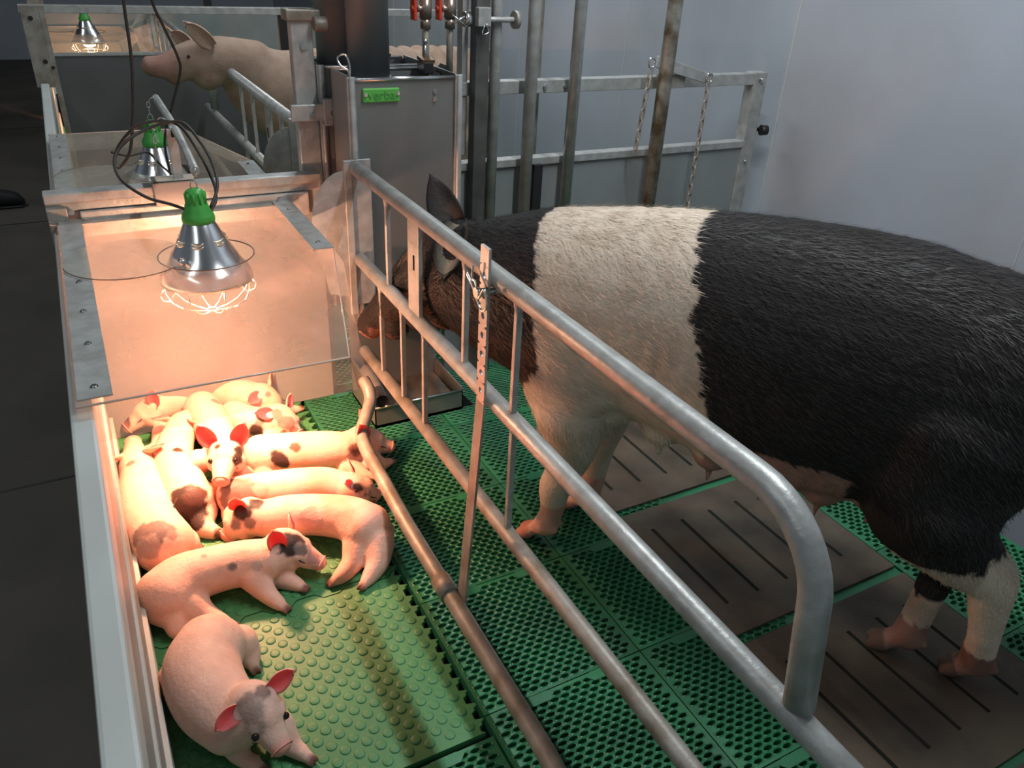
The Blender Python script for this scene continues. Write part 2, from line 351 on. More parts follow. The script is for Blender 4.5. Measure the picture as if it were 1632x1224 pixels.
# ------------------------------------------------------------------ nest lids
def nest_lid(s, y0, label, cover=True):
    # s = -1: hinged at y0 and reaching towards the camera; s = +1: mirrored
    t = thing('nest_cover', label, 'lid', (.2, y0, .745))
    f = lambda x, d, z=.75: V((x, y0 + s * d, z))
    hc = (.245, .40); hr = .119
    out = [(-.092, 0), (.565, 0), (.565, .46), (.405, 1.10), (-.092, 1.10)]
    # sheet with a round hole: fan from hole ring to outline
    n = 48; ring = [(hc[0] + hr * math.cos(2 * math.pi * k / n), hc[1] + hr * math.sin(2 * math.pi * k / n)) for k in range(n)]
    outer = []
    for k in range(n):
        a = 2 * math.pi * k / n; dx, dy = math.cos(a), math.sin(a); best = 9
        for i in range(5):
            x1, y1 = out[i]; x2, y2 = out[(i + 1) % 5]; ex, ey = x2 - x1, y2 - y1; den = dx * ey - dy * ex
            if abs(den) < 1e-9: continue
            tt = ((x1 - hc[0]) * ey - (y1 - hc[1]) * ex) / den; uu = ((x1 - hc[0]) * dy - (y1 - hc[1]) * dx) / den
            if tt > 0 and -1e-6 <= uu <= 1 + 1e-6: best = min(best, tt)
        outer.append((hc[0] + dx * best, hc[1] + dy * best))
    for c in out:                                            # snap the nearest ray to each corner
        k = min(range(n), key=lambda k: (outer[k][0] - c[0]) ** 2 + (outer[k][1] - c[1]) ** 2); outer[k] = c
    mb = MB(); mb.rings([[f(*p) for p in ring], [f(*p) for p in outer]], 0, False, (False, False))
    mb.build('clear_sheet', PLEXI, t)
    mb = MB()
    a, b, c = (-.092, 1.10), (.405, 1.10), (.565, .46)
    mb.add([f(*a), f(*b), f(b[0] + .01, 1.115, .68), f(a[0], 1.115, .68)], [(0, 1, 2, 3)])
    mb.add([f(*b), f(*c), f(c[0] + .03, .45, .70), f(b[0] + .035, 1.11, .68)], [(0, 1, 2, 3)])
    mb.build('bent_edge', PLEXI2, t)
    MB().tube([f(*a), f(*b)], .0022, 6).tube([f(*b), f(*c)], .0016, 6).build('fold_line', mat_fold, t)
    MB().box(f(-.088, .0, .751), f(-.03, 1.08, .754)).build('side_strip', GALV, t)
    MB().box(f(.508, .0, .751), f(.565, .47, .754)).build('side_strip', GALV, t)
    MB().box(f(-.092, .0, .744), f(.565, .035, .749)).build('hinge_strip', GALV, t)
    bolts([(f(-.058, d, .754), (0, 0, 1), .005, .003) for d in (.5, .68, .85, 1.04)] + [(f(.536, d, .754), (0, 0, 1), .005, .003) for d in (.1, .42)], t, 'rivet')
    MB().tube([f(hc[0] + hr * math.cos(2 * math.pi * k / 40), hc[1] + hr * math.sin(2 * math.pi * k / 40)) for k in range(40)], .0018, 6, closed=True).build('hole_rim', mat_rim, t)
    if cover:
        cc = (.055, .385)
        pts = [f(cc[0] + .145 * math.cos(2 * math.pi * k / 40), cc[1] + .145 * math.sin(2 * math.pi * k / 40), .757) for k in range(40)]
        d = MB().prism(pts, (0, 0, .003)).build('hole_cover', GLASSD, t)
        arcp = [f(cc[0] + .145 * math.cos(q), cc[1] + .145 * math.sin(q), .7585) for q in np.linspace(math.pi * .25, math.pi * .95, 20)]
        MB().tube(arcp, .0014, 6).build('cover_edge', mat_rim, t)
        MB().tube([f(.175, .475, .757), f(.175, .475, .772)], .009, 12).build('pivot_knob', INOXL, t)
mat_fold = mat('sheet_fold', (.75, .55, .45), .2)
mat_rim = mat('sheet_cut_edge', (.16, .09, .06), .3)
nest_lid(-1, 2.482, 'large clear plastic lid over the near piglet nest with a lamp in its hole')
nest_lid(1, 2.545, 'pale unlit plastic lid over the nest in the second pen')
nest_lid(-1, 7.70, 'distant lit plastic lid over the farthest nest')
# ------------------------------------------------------------------ heat lamps
def heat_lamp(x, y, dz, label, power, lit=1, group='heat lamps hanging over the nests'):
    t = thing('heat_lamp', label, 'lamp', (x, y, .60 + dz), group)
    at = (x, y, dz)
    mb = MB()
    mb.lathe([(.012, .925), (.020, .921), (.023, .912), (.0235, .890), (.029, .884), (.030, .872), (.038, .862), (.041, .850), (.040, .842), (.034, .840)], 28, 0, at, (True, True))
    for k in range(10):
        a = 2 * math.pi * k / 10; c, s_ = math.cos(a), math.sin(a)
        mb.tube([(x + .0235 * c, y + .0235 * s_, .888 + dz), (x + .024 * c, y + .024 * s_, .916 + dz)], .0028, 6)
    mb.build('lamp_cap', GREENCAP, t)
    prof = [(.036, .842), (.040, .836), (.057, .80), (.078, .762), (.100, .722), (.108, .716), (.109, .706), (.117, .698), (.118, .686), (.115, .686), (.113, .698), (.099, .714), (.076, .757), (.054, .80), (.036, .838)]
    MB().lathe(prof, 48, 0, at).build('lamp_shade', ALU, t)
    for a in (-1.9, -.9, .2, 1.3, 2.4, -2.8):
        for k, r, z in ((0, .0575, .802), (1, .0605, .794)):
            mb = MB().tube([(x + (r + .002) * math.cos(a + q), y + (r + .002) * math.sin(a + q), z + dz - .006 * math.cos(q * 5)) for q in np.linspace(-.28, .28, 7)], [.0008, .003, .004, .0045, .004, .003, .0008], 6); mb.build('vent_louvre', mat_lou, t)
    mb = MB()
    for k in range(8):
        a = 2 * math.pi * k / 8 + .2
        mb.tube([(x + r * math.cos(a), y + r * math.sin(a), z + dz) for r, z in ((.115, .688), (.112, .662), (.099, .634), (.072, .611), (.040, .598), (.014, .594))], .0016, 6)
    mb.tube([(x + .097 * math.cos(a), y + .097 * math.sin(a), .632 + dz) for a in np.linspace(0, 2 * math.pi, 36)[:-1]], .0016, 6, closed=True)
    mb.tube([(x + .014 * math.cos(a), y + .014 * math.sin(a), .594 + dz) for a in np.linspace(0, 2 * math.pi, 14)[:-1]], .0016, 6, closed=True)
    for sx in (-1, 1):
        mb.tube([(x + sx * .112, y, .668 + dz), (x + sx * .124, y, .655 + dz), (x + sx * .118, y, .637 + dz), (x + sx * .099, y, .632 + dz)], .0016, 6)
    mb.build('wire_guard', INOXL, t)
    MB().lathe([(.013, .80), (.016, .78), (.030, .745), (.046, .705), (.051, .69), (.046, .677), (.030, .662), (.006, .656)], 28, 0, at, (True, True)).build('bulb', BULB if lit else mat('unlit_bulb', (.5, .2, .15), .2), t)
    MB().tube(arc((x, y, .932 + dz), (.008, 0, 0), (0, 0, .012), 0, 2 * math.pi, 12)[:-1], .0016, 6, closed=True).build('hook', INOXL, t)
    if power:
        l = bpy.data.lights.new('bulb_light', 'POINT'); l.energy = power; l.color = (1, .50, .30); l.shadow_soft_size = .02
        o = bpy.data.objects.new('bulb_light', l); C.objects.link(o); o.location = (0, 0, .044); o.parent = t
        l = bpy.data.lights.new('reflector_beam', 'SPOT'); l.energy = power * 5.6; l.color = (1, .40, .21); l.shadow_soft_size = .04
        l.spot_size = math.radians(132); l.spot_blend = 1
        o = bpy.data.objects.new('reflector_beam', l); C.objects.link(o); o.location = (0, 0, .015); o.parent = t
    return t
mat_lou = mat('lit_shade_opening', (1, .9, .75), .2, 1)
L1 = heat_lamp(.238, 2.08, 0, 'bright aluminium heat lamp with green cap over the near piglet nest', 23)
heat_lamp(.235, 2.95, 0, 'heat lamp in the second nest, right behind the near partition', 1.5)
heat_lamp(.235, 7.15, .0, 'distant heat lamp glowing over the farthest nest', 12)
def txt(body, size, loc, rot, m, parent, name='lettering', ext=.0006, scale=1):
    cu = bpy.data.curves.new(name, 'FONT'); cu.body = body; cu.size = size; cu.extrude = ext; cu.align_x = 'CENTER'; cu.align_y = 'CENTER'
    tmp = bpy.data.objects.new(name + '_tmp', cu); C.objects.link(tmp)
    dg = bpy.context.evaluated_depsgraph_get(); me = bpy.data.meshes.new_from_object(tmp.evaluated_get(dg))
    bpy.data.objects.remove(tmp); me.materials.clear(); me.materials.append(m)
    me.transform(Matrix.Translation(V(loc)) @ rot.to_matrix().to_4x4() @ Matrix.Scale(scale, 4, (1, 0, 0)))
    o = bpy.data.objects.new(name, me); C.objects.link(o)
    if parent: o.parent = parent; o.matrix_parent_inverse = Matrix.Translation(-parent.location)
    return o
txt('X CE', .011, (.232, 1.9875, .728), Euler((math.radians(63), 0, 0)), DARKST, L1, ext=.0002)
# ---- lamp arm, clamp, chain, string, cable
t = thing('lamp_arm', 'bent galvanised pipe arm with beige clamp on top of the near partition', 'lamp arm', (.235, 2.5, .8))
MB().tube(crom([(.262, 2.95, .995), (.262, 2.6, .985), (.255, 2.3, .975), (.247, 2.08, .968)], 4), .0115, 12).build('arm_pipe', GALV, t)
MB().box((.235, 2.50, .80), (.262, 2.512, .985)).box((.245, 2.50, .96), (.275, 2.53, .99)).build('upright', GALV, t, .002)
MB().box((.172, 2.468, .772), (.292, 2.484, .842)).box((.172, 2.468, .836), (.292, 2.55, .842)).build('clamp_plate', TANBOX, t, .003)
def chain(mb, p0, p1, link=.03, wid=.018, r=.0026):
    p0, p1 = V(p0), V(p1); d = p1 - p0; n = max(2, int(d.length / (link * .78))); e = d.normalized()
    ref = V((1, 0, 0)) if abs(e.x) < .9 else V((0, 1, 0)); a = e.cross(ref).normalized(); b = e.cross(a)
    for k in range(n):
        c = p0 + d * ((k + .5) / n); u = (a if k % 2 else b) * (wid / 2 - r); h = link / 2 - wid / 2
        pts = [c + e * h + q for q in [u * math.cos(t_) + e * (wid / 2 - r) * math.sin(t_) for t_ in np.linspace(0, math.pi, 6)]]
        pts += [c - e * h + q for q in [-u * math.cos(t_) - e * (wid / 2 - r) * math.sin(t_) for t_ in np.linspace(0, math.pi, 6)]]
        mb.tube(pts, r, 6, closed=True)
    return mb
tag(chain(MB().tube(crom([(.262, 2.93, 1.0), (.245, 2.92, 1.0), (.237, 2.945, .985)], 5), .0022, 6), (.236, 2.95, .985), (.235, 2.95, .94), .022, .012, .0018).build('hanging_chain', INOXL), 'thin wire hook and chain holding the lamp of the second nest', 'chain')
tag(chain(MB(), (.215, 2.60, .985), (.195, 2.62, .80), .024, .012, .0018).tube([(.262, 2.60, .985), (.235, 2.60, 1.0), (.215, 2.60, .985)], .002, 6).build('hanging_chain', INOXL), 'loose chain dangling from the lamp arm above the second lid', 'chain')
tag(MB().tube([(.247, 2.08, .978), (.240, 2.08, .945)], .0014, 6).tube(arc((.247, 2.08, .968), (0, .013, 0), (0, 0, .013), 0, 6.28, 14), .0014, 6).build('hanging_wire', INOXL), 'short wire loop from which the near heat lamp hangs', 'wire')
def PD(px, py, y): return PY(px, py, y)
cab = MB()
loop = [(197, -60), (197, 0), (209, 90), (212, 160), (211, 205), (206, 245), (190, 267), (183, 262), (188, 235), (215, 203), (250, 193), (285, 200), (315, 240), (340, 290), (344, 318), (338, 332), (333, 345)]
ys = [2.45] * 7 + [2.42, 2.38, 2.36, 2.36, 2.34, 2.28, 2.2, 2.14, 2.11, 2.10]
cab.tube(crom([PD(a, b, y) for (a, b), y in zip(loop, ys)], 8), .0042, 8)
tag(cab.build('power_cable', CABLE), 'black cable hanging from above and looping round to the cap of the near heat lamp', 'cable')
loop = [(236, -60), (242, 0), (262, 45), (283, 90), (287, 115), (275, 165), (265, 205), (263, 235), (272, 280)]
cab = MB().tube(crom([PD(a, b, 2.62 + .03 * i) for i, (a, b) in enumerate(loop)], 8), .0042, 8)
tag(cab.build('power_cable', CABLE), 'black cable hanging from above down to the lamp of the second nest', 'cable')
loop = [(300, 335), (270, 325), (235, 315), (200, 293), (184, 270), (185, 245), (205, 222), (235, 205), (268, 195), (295, 198), (325, 235), (342, 270), (346, 300), (336, 330)]
cab = MB().tube(crom([PD(a, b, y) for (a, b), y in zip(loop, [2.09, 2.12, 2.15, 2.2, 2.26, 2.3, 2.32, 2.34, 2.34, 2.32, 2.25, 2.2, 2.13, 2.09])], 8), .0042, 8)
tag(cab.build('power_cable', CABLE), 'coiled spare loop of black cable tied above the near heat lamp', 'cable')
loop = [(178, 243), (205, 248), (235, 243), (255, 262), (275, 280), (279, 288)]
cab = MB().tube(crom([PD(a, b, 2.5 + .07 * i) for i, (a, b) in enumerate(loop)], 6), .0036, 8)
tag(cab.build('power_cable', CABLE), 'short black cable end curving down to the lamp behind the clamp', 'cable')
# ------------------------------------------------------------------ feed hopper, tube, trough, water pipes
def hopper(y0, y1, x0, x1, label, front):
    t = thing('feed_hopper', label, 'feed hopper', ((x0 + x1) / 2, (y0 + y1) / 2, .3)); zt = 1.145; w = .004
    mb = MB()
    mb.box((x0, y0, .34), (x0 + w, y1, zt)).box((x1 - w, y0, .34), (x1, y1, zt)).box((x0, y0, .34), (x1, y0 + w, zt - .01)).box((x0, y1 - w, .34), (x1, y1, zt - .01))
    mb.build('body', INOX, t)
    MB().tube([(x0 + .012, y0 - .002, zt - .008), (x1 - .012, y0 - .002, zt - .008)], .006, 10).build('rolled_rim', INOXL, t); MB().tube([(x0 + .01, y1, zt - .008), (x1 - .01, y1, zt - .008)], .006, 10).build('rolled_rim', INOXL, t)
    for x in (x0, x1): MB().box((x - .010, y0 - .010, .34), (x + .014, y0, zt)).tube([(x + .002, y0 - .010, .34), (x + .002, y0 - .010, zt)], .008, 10).build('corner_profile', GALV, t, .002)
    MB().prism([(x0 + .01, y0 + .01, 1.06), (x1 - .01, y0 + .01, 1.06), (x1 - .01, (y0 + y1) / 2, .80), (x0 + .01, (y0 + y1) / 2, .80)], (0, .004, 0)).build('inner_chute', DARKST, t)
    if front:
        q = MB().box((.758, y0 - .008, 1.073), (.872, y0, 1.113)).build('name_plate', LABELG, t, .004)
        txt('verba', .034, (.815, y0 - .0085, 1.093), Euler((math.pi / 2, 0, 0)), mat('plate_letter_green', (.055, .26, .045), .5), q, ext=.0008, scale=1.1)
        bolts([((.767, y0 - .008, 1.096), (0, -1, 0), .004, .004), ((.866, y0 - .008, 1.097), (0, -1, 0), .004, .004), ((.987, y0, 1.098), (0, -1, 0), .005, .005), ((.987, y0, 1.075), (0, -1, 0), .005, .005)], t, 'rivet')
        MB().tube(crom([(.722, y0 - .008, 1.12), (.720, y0 - .008, 1.16), (.700, y0, 1.175), (.695, y0 + .01, 1.195), (.712, y0, 1.205), (.722, y0 - .006, 1.185), (.724, y0 - .008, 1.155)], 5), .003, 8).build('cotter_pin', INOXL, t)
    return t
hopper(2.30, 2.485, .722, 1.062, 'grey steel feed hopper with green name plate in front of the partition', True)
hopper(2.55, 2.74, .705, 1.062, 'second steel feed hopper back to back behind the near one', False)
tag(MB().lathe([(.063, 1.09), (.063, 2.95)], 40, 0, (.83, 2.44, 0), (True, True)).tube([(.83 + .065 * math.cos(a), 2.44 + .065 * math.sin(a), 1.125) for a in np.linspace(0, 6.28, 30)[:-1]], .003, 6, closed=True).build('feed_pipe', TUBE), 'thick dark grey plastic feed pipe dropping into the near hopper', 'pipe')
tag(MB().lathe([(.052, 1.10), (.052, 2.95)], 40, 0, (.775, 2.62, 0), (True, True)).build('feed_pipe', TUBE), 'second dark grey feed pipe half hidden behind the thick one', 'pipe')
for x, y, l in ((.93, 2.60, 'small dark dosing slider with bolt at the back of the hoppers'), (1.015, 2.44, 'small dark dosing slider inside the near hopper, right of the feed pipe')):
    t = thing('dosing_slider', l, 'slider', (x, y, 1.16))
    MB().box((x - .016, y - .03, 1.13), (x + .016, y + .03, 1.165)).build('block', DARKST, t, .003)
    MB().box((x - .02, y - .03, 1.165), (x + .02, y + .02, 1.175), rot=Euler((.15, 0, 0)).to_matrix()).build('handle', mat('brown_plastic', (.10, .05, .02), .5), t)
    MB().tube([(x, y, 1.165), (x, y, 1.215)], .004, 8).tube([(x, y, 1.215), (x, y, 1.228)], .008, 6).build('bolt', INOXL, t)
    MB().prism([(x + .03, y - .03, 1.12), (x + .09, y - .03, 1.12), (x + .06, y - .03, 1.155)], (0, .05, 0)).build('wedge', DARKST, t)
t = thing('feed_trough', 'low steel feed trough on the green floor under the near hopper', 'trough', (.895, 2.36, 0))
x0, x1, y0, y1 = .728, 1.062, 2.215, 2.47
MB().box((x0, y0, 0), (x1, y0 + .004, .08)).box((x0, y0, 0), (x0 + .004, y1, .16)).box((x1 - .004, y0, 0), (x1, y1, .09)).box((x0, y1 - .004, 0), (x1, y1, .34)).box((x0, y0, .0), (x1, y1, .012)).build('pan', INOX, t)
MB().tube([(x0, y0, .082), (x1, y0, .082)], .0045, 8).tube([(x1, y0, .082), (x1, y1, .092)], .0035, 8).build('rolled_rim', INOXL, t)
MB().box((x0 + .004, y0 + .006, .012), (x1 - .004, y1 - .006, .035)).build('feed_residue', STONEBIN, t)
MB().prism([(x1, y0 + .01, .0), (x1 + .05, y0 + .01, 0), (x1 + .01, y0 + .01, .05), (x1, y0 + .01, .05)], (0, .006, 0)).build('floor_bracket', DARKST, t)
mb = MB()
for x, y, col, px in ((1.025, 2.46, 0, 657), (1.112, 2.47, 1, 692)):
    t = thing('water_pipe', ['steel water pipe with red lever directly right of the feed pipe', 'second steel water pipe with red lever nearer the dark square post'][col], 'water pipe', (x, y, 1.2))
    MB().tube([(x, y, 1.10), (x, y, 1.30)], .011, 14).tube([(x, y, 1.36), (x, y, 2.9)], .012, 14).build('pipe', GALVD, t)
    MB().tube([(x, y, 1.255), (x, y, 1.285)], .017, 8).tube([(x, y, 1.285), (x, y, 1.34)], .019, 14).tube([(x, y, 1.34), (x, y, 1.365)], .017, 8).tube([(x, y, 1.312), (x - .035, y - .01, 1.312)], .009, 12).build('ball_valve', BRASS, t)
    MB().box((x - .047, y - .024, 1.26 + .02), (x - .036, y + .010, 1.37)).tube([(x - .036, y - .01, 1.312), (x - .052, y - .01, 1.312)], .012, 8).build('valve_lever', RED, t, .003)
# ------------------------------------------------------------------ upright stall posts behind the sow
def post_thing(x, y, r, m, label, z1=2.95, top=None):
    o = MB().tube([(x, y, 0.0), (x, y, z1)], r, 18).build('stall_post', m)
    return tag(o, label, 'post', 'upright posts behind the sow')
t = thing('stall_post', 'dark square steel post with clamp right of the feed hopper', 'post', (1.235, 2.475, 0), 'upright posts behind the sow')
MB().box((1.195, 2.45, 0), (1.245, 2.495, 2.95)).build('upright', mat('dark_grey_steel', (.13, .13, .125), .5, .4, (.08, .08, .075), 12), t, .003)  # darker grey steel than the round posts
MB().box((1.17, 2.50, 0.85), (1.19, 2.54, 1.45)).build('side_profile', GALV, t)
o = post_thing(1.272, 2.46, .0185, GALV, 'round galvanised post touching the dark square post')
t = thing('pipe_clamp', 'bolted pipe clamp with split pin high on the dark square post', 'clamp', (1.27, 2.44, 1.28))
MB().tube([(1.19, 2.435, 1.285), (1.32, 2.43, 1.285)], .009, 10).box((1.19, 2.425, 1.265), (1.235, 2.45, 1.32)).build('pin', GALV, t, .002)
MB().tube([(1.318, 2.43, 1.285), (1.333, 2.43, 1.285)], .027, 20).build('washer', GALVD, t)
MB().tube(crom([(1.21, 2.42, 1.27), (1.20, 2.415, 1.245), (1.222, 2.415, 1.25), (1.215, 2.42, 1.275)], 4), .002, 6).tube([(1.10, 2.43, 1.27), (1.14, 2.42, 1.295)], .003).tube([(1.10, 2.43, 1.30), (1.14, 2.42, 1.27)], .003).tube([(1.145, 2.44, 1.285), (1.165, 2.44, 1.285)], .022, 16).build('split_pin', INOXL, t)
post_thing(1.41, 2.455, .0215, GALV, 'round galvanised post, second from the dark square post')
post_thing(1.515, 2.60, .014, GALVD, 'thin galvanised post standing just left of the brightest post')
tag(MB().box((1.455, 2.47, 0), (1.49, 2.50, .80)).build('stall_post', DARKST), 'short dark square post below the rail between two galvanised posts', 'post')
post_thing(1.588, 2.455, .0215, mat('bright_galvanised', (.50, .51, .50), .35, .7, (.38, .39, .38), 30, .3, 60), 'bright round galvanised post, third from the dark square post')
post_thing(1.975, 2.44, .0275, STAIN, 'thick brown-stained post standing alone above the white band of the sow')
t = thing('chain_bar', 'short steel bar sloping off the partition rail with two chain hooks', 'bar', (2.08, 2.47, 1.1))
MB().box((1.93, 2.445, 1.095), (2.20, 2.46, 1.135), rot=Euler((0, math.radians(14), 0)).to_matrix()).build('flat_bar', GALV, t, .002)
MB().box((1.98, 2.46, 1.05), (2.09, 2.50, 1.10)).build('mount', GALVD, t, .002)
mb = MB(); mb.tube(arc((2.19, 2.44, 1.087), (.014, 0, 0), (0, 0, .018), 0, 6.28, 14)[:-1], .004, 8, closed=True); mb.tube(arc((1.905, 2.44, 1.145), (.014, 0, 0), (0, 0, .018), 0, 6.28, 14)[:-1], .004, 8, closed=True); mb.build('shackle', INOXL, t)
tag(chain(MB(), (2.188, 2.44, 1.075), (2.165, 2.42, .50), .046, .022, .0036).build('toy_chain', GALVD), 'long steel chain hanging down behind the white band of the sow', 'chain')
tag(chain(MB(), (1.905, 2.44, 1.13), (1.862, 2.42, .84), .046, .022, .0036).build('toy_chain', GALVD), 'shorter steel chain hanging left of the thick stained post', 'chain')
# ------------------------------------------------------------------ crate side rails
def fillet(a, b, c, r, n=8):
    a, b, c = V(a), V(b), V(c); u = (a - b).normalized(); w = (c - b).normalized(); an = u.angle(w) / 2; d = r / math.tan(an)
    cen = b + (u + w).normalized() * (r / math.sin(an)); p, q = b + u * d, b + w * d; out = []
    e1 = (p - cen); e2 = (q - cen); th = e1.angle(e2)
    for i in range(n + 1):
        t_ = i / n; out.append(cen + (e1 * math.sin((1 - t_) * th) + e2 * math.sin(t_ * th)) / math.sin(th))
    return out
def crate(X, f, label, ln=2.6):
    # f maps the distance d from the hopper end to y
    t = thing('crate_side', label, 'crate side', (X, f(0), 0), 'crate sides beside the sows')
    zt, zm, zb = .893, .607, .283
    pts = [(X, f(0), zt)] + fillet((X, f(0), zt), (X, f(1.81), zt), (X, f(1.845), zm - .01), .13, 10) + [(X, f(1.848), zm + .008)]
    MB().tube(pts, .0218, 20).build('top_rail', GALV, t)
    MB().tube([(X, f(.0), zm), (X, f(ln), zm - .026)], .0205, 20).build('middle_rail', GALV, t)
    MB().tube([(X, f(.0), zb), (X, f(ln), zb)], .0195, 20).build('bottom_rail', GALVD, t)
    for d, z0, z1 in BARS:
        MB().box((X - .007, f(d) - .007, z0), (X + .007, f(d) + .007, z1)).lathe([(.013, z1 - .006), (.009, z1 - .03)], 10, 0, (X, f(d), 0)).lathe([(.009, z0 + .012), (.013, z0 - .006)], 10, 0, (X, f(d), 0)).build('bar', GALV, t, .002)
    MB().box((X - .008, f(.43), zm + .01), (X + .004, f(.505), zt - .01)).build('slotted_plate', GALV, t, .002)
    MB().tube([(X - .0065, f(.475), .745), (X - .0065, f(.475), .785)], .0045, 10).build('plate_slot', RECESS_SHADE, t)
    MB().box((X - .012, f(-.02), zm - .16), (X + .05, f(-.012), zt + .022)).build('hinge_plate', GALV, t, .002)
    MB().box((X - .035, f(-.02), zm - .19), (X - .012, f(-.005), zt + .022)).build('hinge_strip', GALV, t, .002)
    # rounded guard plate beside the hinge
    pl = [V((X - .036, f(-.01), .48)), V((X - .036, f(-.01), .885))] + [V((X - .036 - .105 * math.sin(a), f(-.01), .73 + .155 * math.cos(a))) for a in np.linspace(.1, math.pi * .62, 12)] + [V((X - .10, f(-.01), .50))]
    MB().prism(pl, (0, .003, 0)).build('guard_plate', GALV, t)
    return t
BARS = [(.235, .607, .885), (.235, .283, .60), (.40, .283, .60), (.54, .283, .60), (.52, .607, .885), (.735, .607, .885), (.945, .283, .885)]
yb = lambda px, py: PX(px, py, .72)[1]
BARS = [(2.27 - yb(619, 400), .607, .885), (2.27 - yb(610, 540), .283, .60), (2.27 - yb(643, 570), .283, .60), (2.27 - yb(677, 590), .283, .60), (2.27 - yb(742, 500), .607, .885), (2.27 - yb(823, 560), .607, .885), (2.27 - yb(815, 740), .283, .60)]
crate(.72, lambda d: 2.27 - d, 'galvanised three-rail crate side in front of the big sow')
crate(.72, lambda d: 2.93 + d, 'galvanised crate side in front of the pale sow in the second pen', 2.1)
crate(.72, lambda d: 7.42 - d, 'distant crate side in the farthest pen', 2.1)
q = PX(1293, 905, .72); d = (V(CAMP) - q).normalized()
o = MB().tube([q + d * .020, q + d * .0235], .0048, 14).build('rail_hole', RECESS_SHADE); _r = [x for x in C.objects if x.name == 'crate_side'][0]; o.parent = _r; o.matrix_parent_inverse = Matrix.Translation(-_r.location)
# perforated strap with clip
t = thing('perforated_strap', 'perforated flat steel strap with split pin, leaning down to the low pipe', 'strap', (.69, 1.4, .2))
Xs = .692
ptop = PX(778, 395, Xs); pmid = PX(764, 640, Xs); pbot = V((.600, PX(735, 938, .6)[1], .135)); yc = (ptop[1] + pmid[1]) / 2
zt0, zm0 = ptop[2], pmid[2]
def holed(y, z0, z1, w=.019, hr=.0075, nh=7):
    mb = MB(); zs = np.linspace(z1 - .062, z0 + .035, nh); x = Xs; cell = (zs[0] - zs[1]) / 2
    for xx in (x - .003, x + .003):
        for zc in zs:
            o_, h_ = [], []
            for k in range(16):
                a = 2 * math.pi * k / 16; c, s = math.cos(a), math.sin(a); tt = min(w / abs(c) if abs(c) > 1e-6 else 9, cell / abs(s) if abs(s) > 1e-6 else 9)
                ox, oz = c * tt, s * tt
                o_.append((xx, y + ox, zc + oz)); h_.append((xx, y + hr * c, zc + hr * s))
            mb.rings([o_, h_], 0, False, (False, False))
            if xx > x: mb.rings([[(x - .003, p[1], p[2]) for p in h_], h_], 0, True, (False, False))
        for a, b in ((zs[0] + cell, z1), (z0, zs[-1] - cell)): mb.add([(xx, y - w, a), (xx, y + w, a), (xx, y + w, b), (xx, y - w, b)], [(0, 1, 2, 3)])
    mb.add([(x - .003, y - w, z0), (x + .003, y - w, z0), (x + .003, y - w, z1), (x - .003, y - w, z1)], [(0, 1, 2, 3)])
    mb.add([(x - .003, y + w, z0), (x + .003, y + w, z0), (x + .003, y + w, z1), (x - .003, y + w, z1)], [(0, 1, 2, 3)])
    mb.add([(x - .003, y - w, z1), (x + .003, y - w, z1), (x + .003, y + w, z1), (x - .003, y + w, z1)], [(0, 1, 2, 3)])
    return mb
holed(yc, zm0, zt0).build('holed_strap', GALV, t)
d = (pbot - V((Xs, yc, zm0)))
MB().prism([V((Xs - .003, yc - .019, zm0 + .005)), V((Xs - .003, yc + .019, zm0 + .005)), pbot + V((0, .019, -.01)), pbot + V((0, -.019, -.01))], (.006, 0, 0)).build('lower_strap', GALVD, t)
zc = zt0 - .062 - (zt0 - .062 - zm0 - .035) / 6 * .8
mb = MB(); mb.tube([(Xs - .02, yc, zc), (Xs + .05, yc, zc)], .0085, 12); mb.tube([(Xs - .022, yc + .0, zc), (Xs - .012, yc, zc)], .012, 14)
mb.tube(crom([(Xs - .02, yc + .05, zc + .03), (Xs - .02, yc + .015, zc + .006), (Xs - .018, yc - .02, zc - .03), (Xs - .018, yc - .045, zc - .012), (Xs - .018, yc - .032, zc + .02), (Xs - .02, yc - .010, zc - .008), (Xs - .018, yc + .008, zc + .020), (Xs - .018, yc + .024, zc + .024), (Xs - .018, yc + .022, zc + .055)], 6), .0026, 8)
mb.build('split_pin', INOXL, t)
# low pipe
t = thing('low_guard_pipe', 'rusty bent low pipe running along the right edge of the piglet nest', 'pipe', (.58, 1.2, .1))
lp = crom([P(905, 1270, .12), P(870, 1200, .12), P(800, 1085, .12), P(715, 945, .12), P(650, 838, .12), P(606, 757, .12)], 4)
lp += crom([P(606, 757, .12), P(583, 715, .122), P(576, 690, .130), P(582, 668, .150), P(590, 640, .175), P(588, 622, .20), P(580, 606, .215)], 5)[1:]
MB().tube(lp, .0205, 18).build('pipe', GALVD, t)
k = P(715, 945, .12); MB().tube([k + V((0, -.012, 0)), k + V((0, .05, 0))], .0255, 20).build('sleeve', GALVD, t)
tag(MB().tube([P(600, 610, .16) + V((0, .10, 0)), P(609, 640, .15)], .024, 20, caps=(True, False)).build('pipe_stub', GALVD), 'short open pipe stub beside the left end of the feed trough', 'pipe')
# ------------------------------------------------------------------ boot in the aisle
t = thing('boot', 'dark boot toe at the left edge of the aisle', 'boot', (-.5, 5.38, 0))
mb = MB(); bp = [(-.335, .016), (-.36, .040), (-.40, .052), (-.46, .060), (-.52, .075), (-.60, .10)]
mb.rings([[V((x, 5.36 + .05 * min(1, (i + 1) / 2.5) * math.cos(a), .012 + h * (.5 + .5 * math.sin(a)) * (1.6 if math.sin(a) > 0 else 1))) for a in np.linspace(0, 6.28, 17)[:-1]] for i, (x, h) in enumerate(bp)], 0, True)
mb.build('upper', RUBBER, t); MB().box((-.60, 5.31, 0), (-.345, 5.41, .016)).build('sole', RUBBER, t, .012)
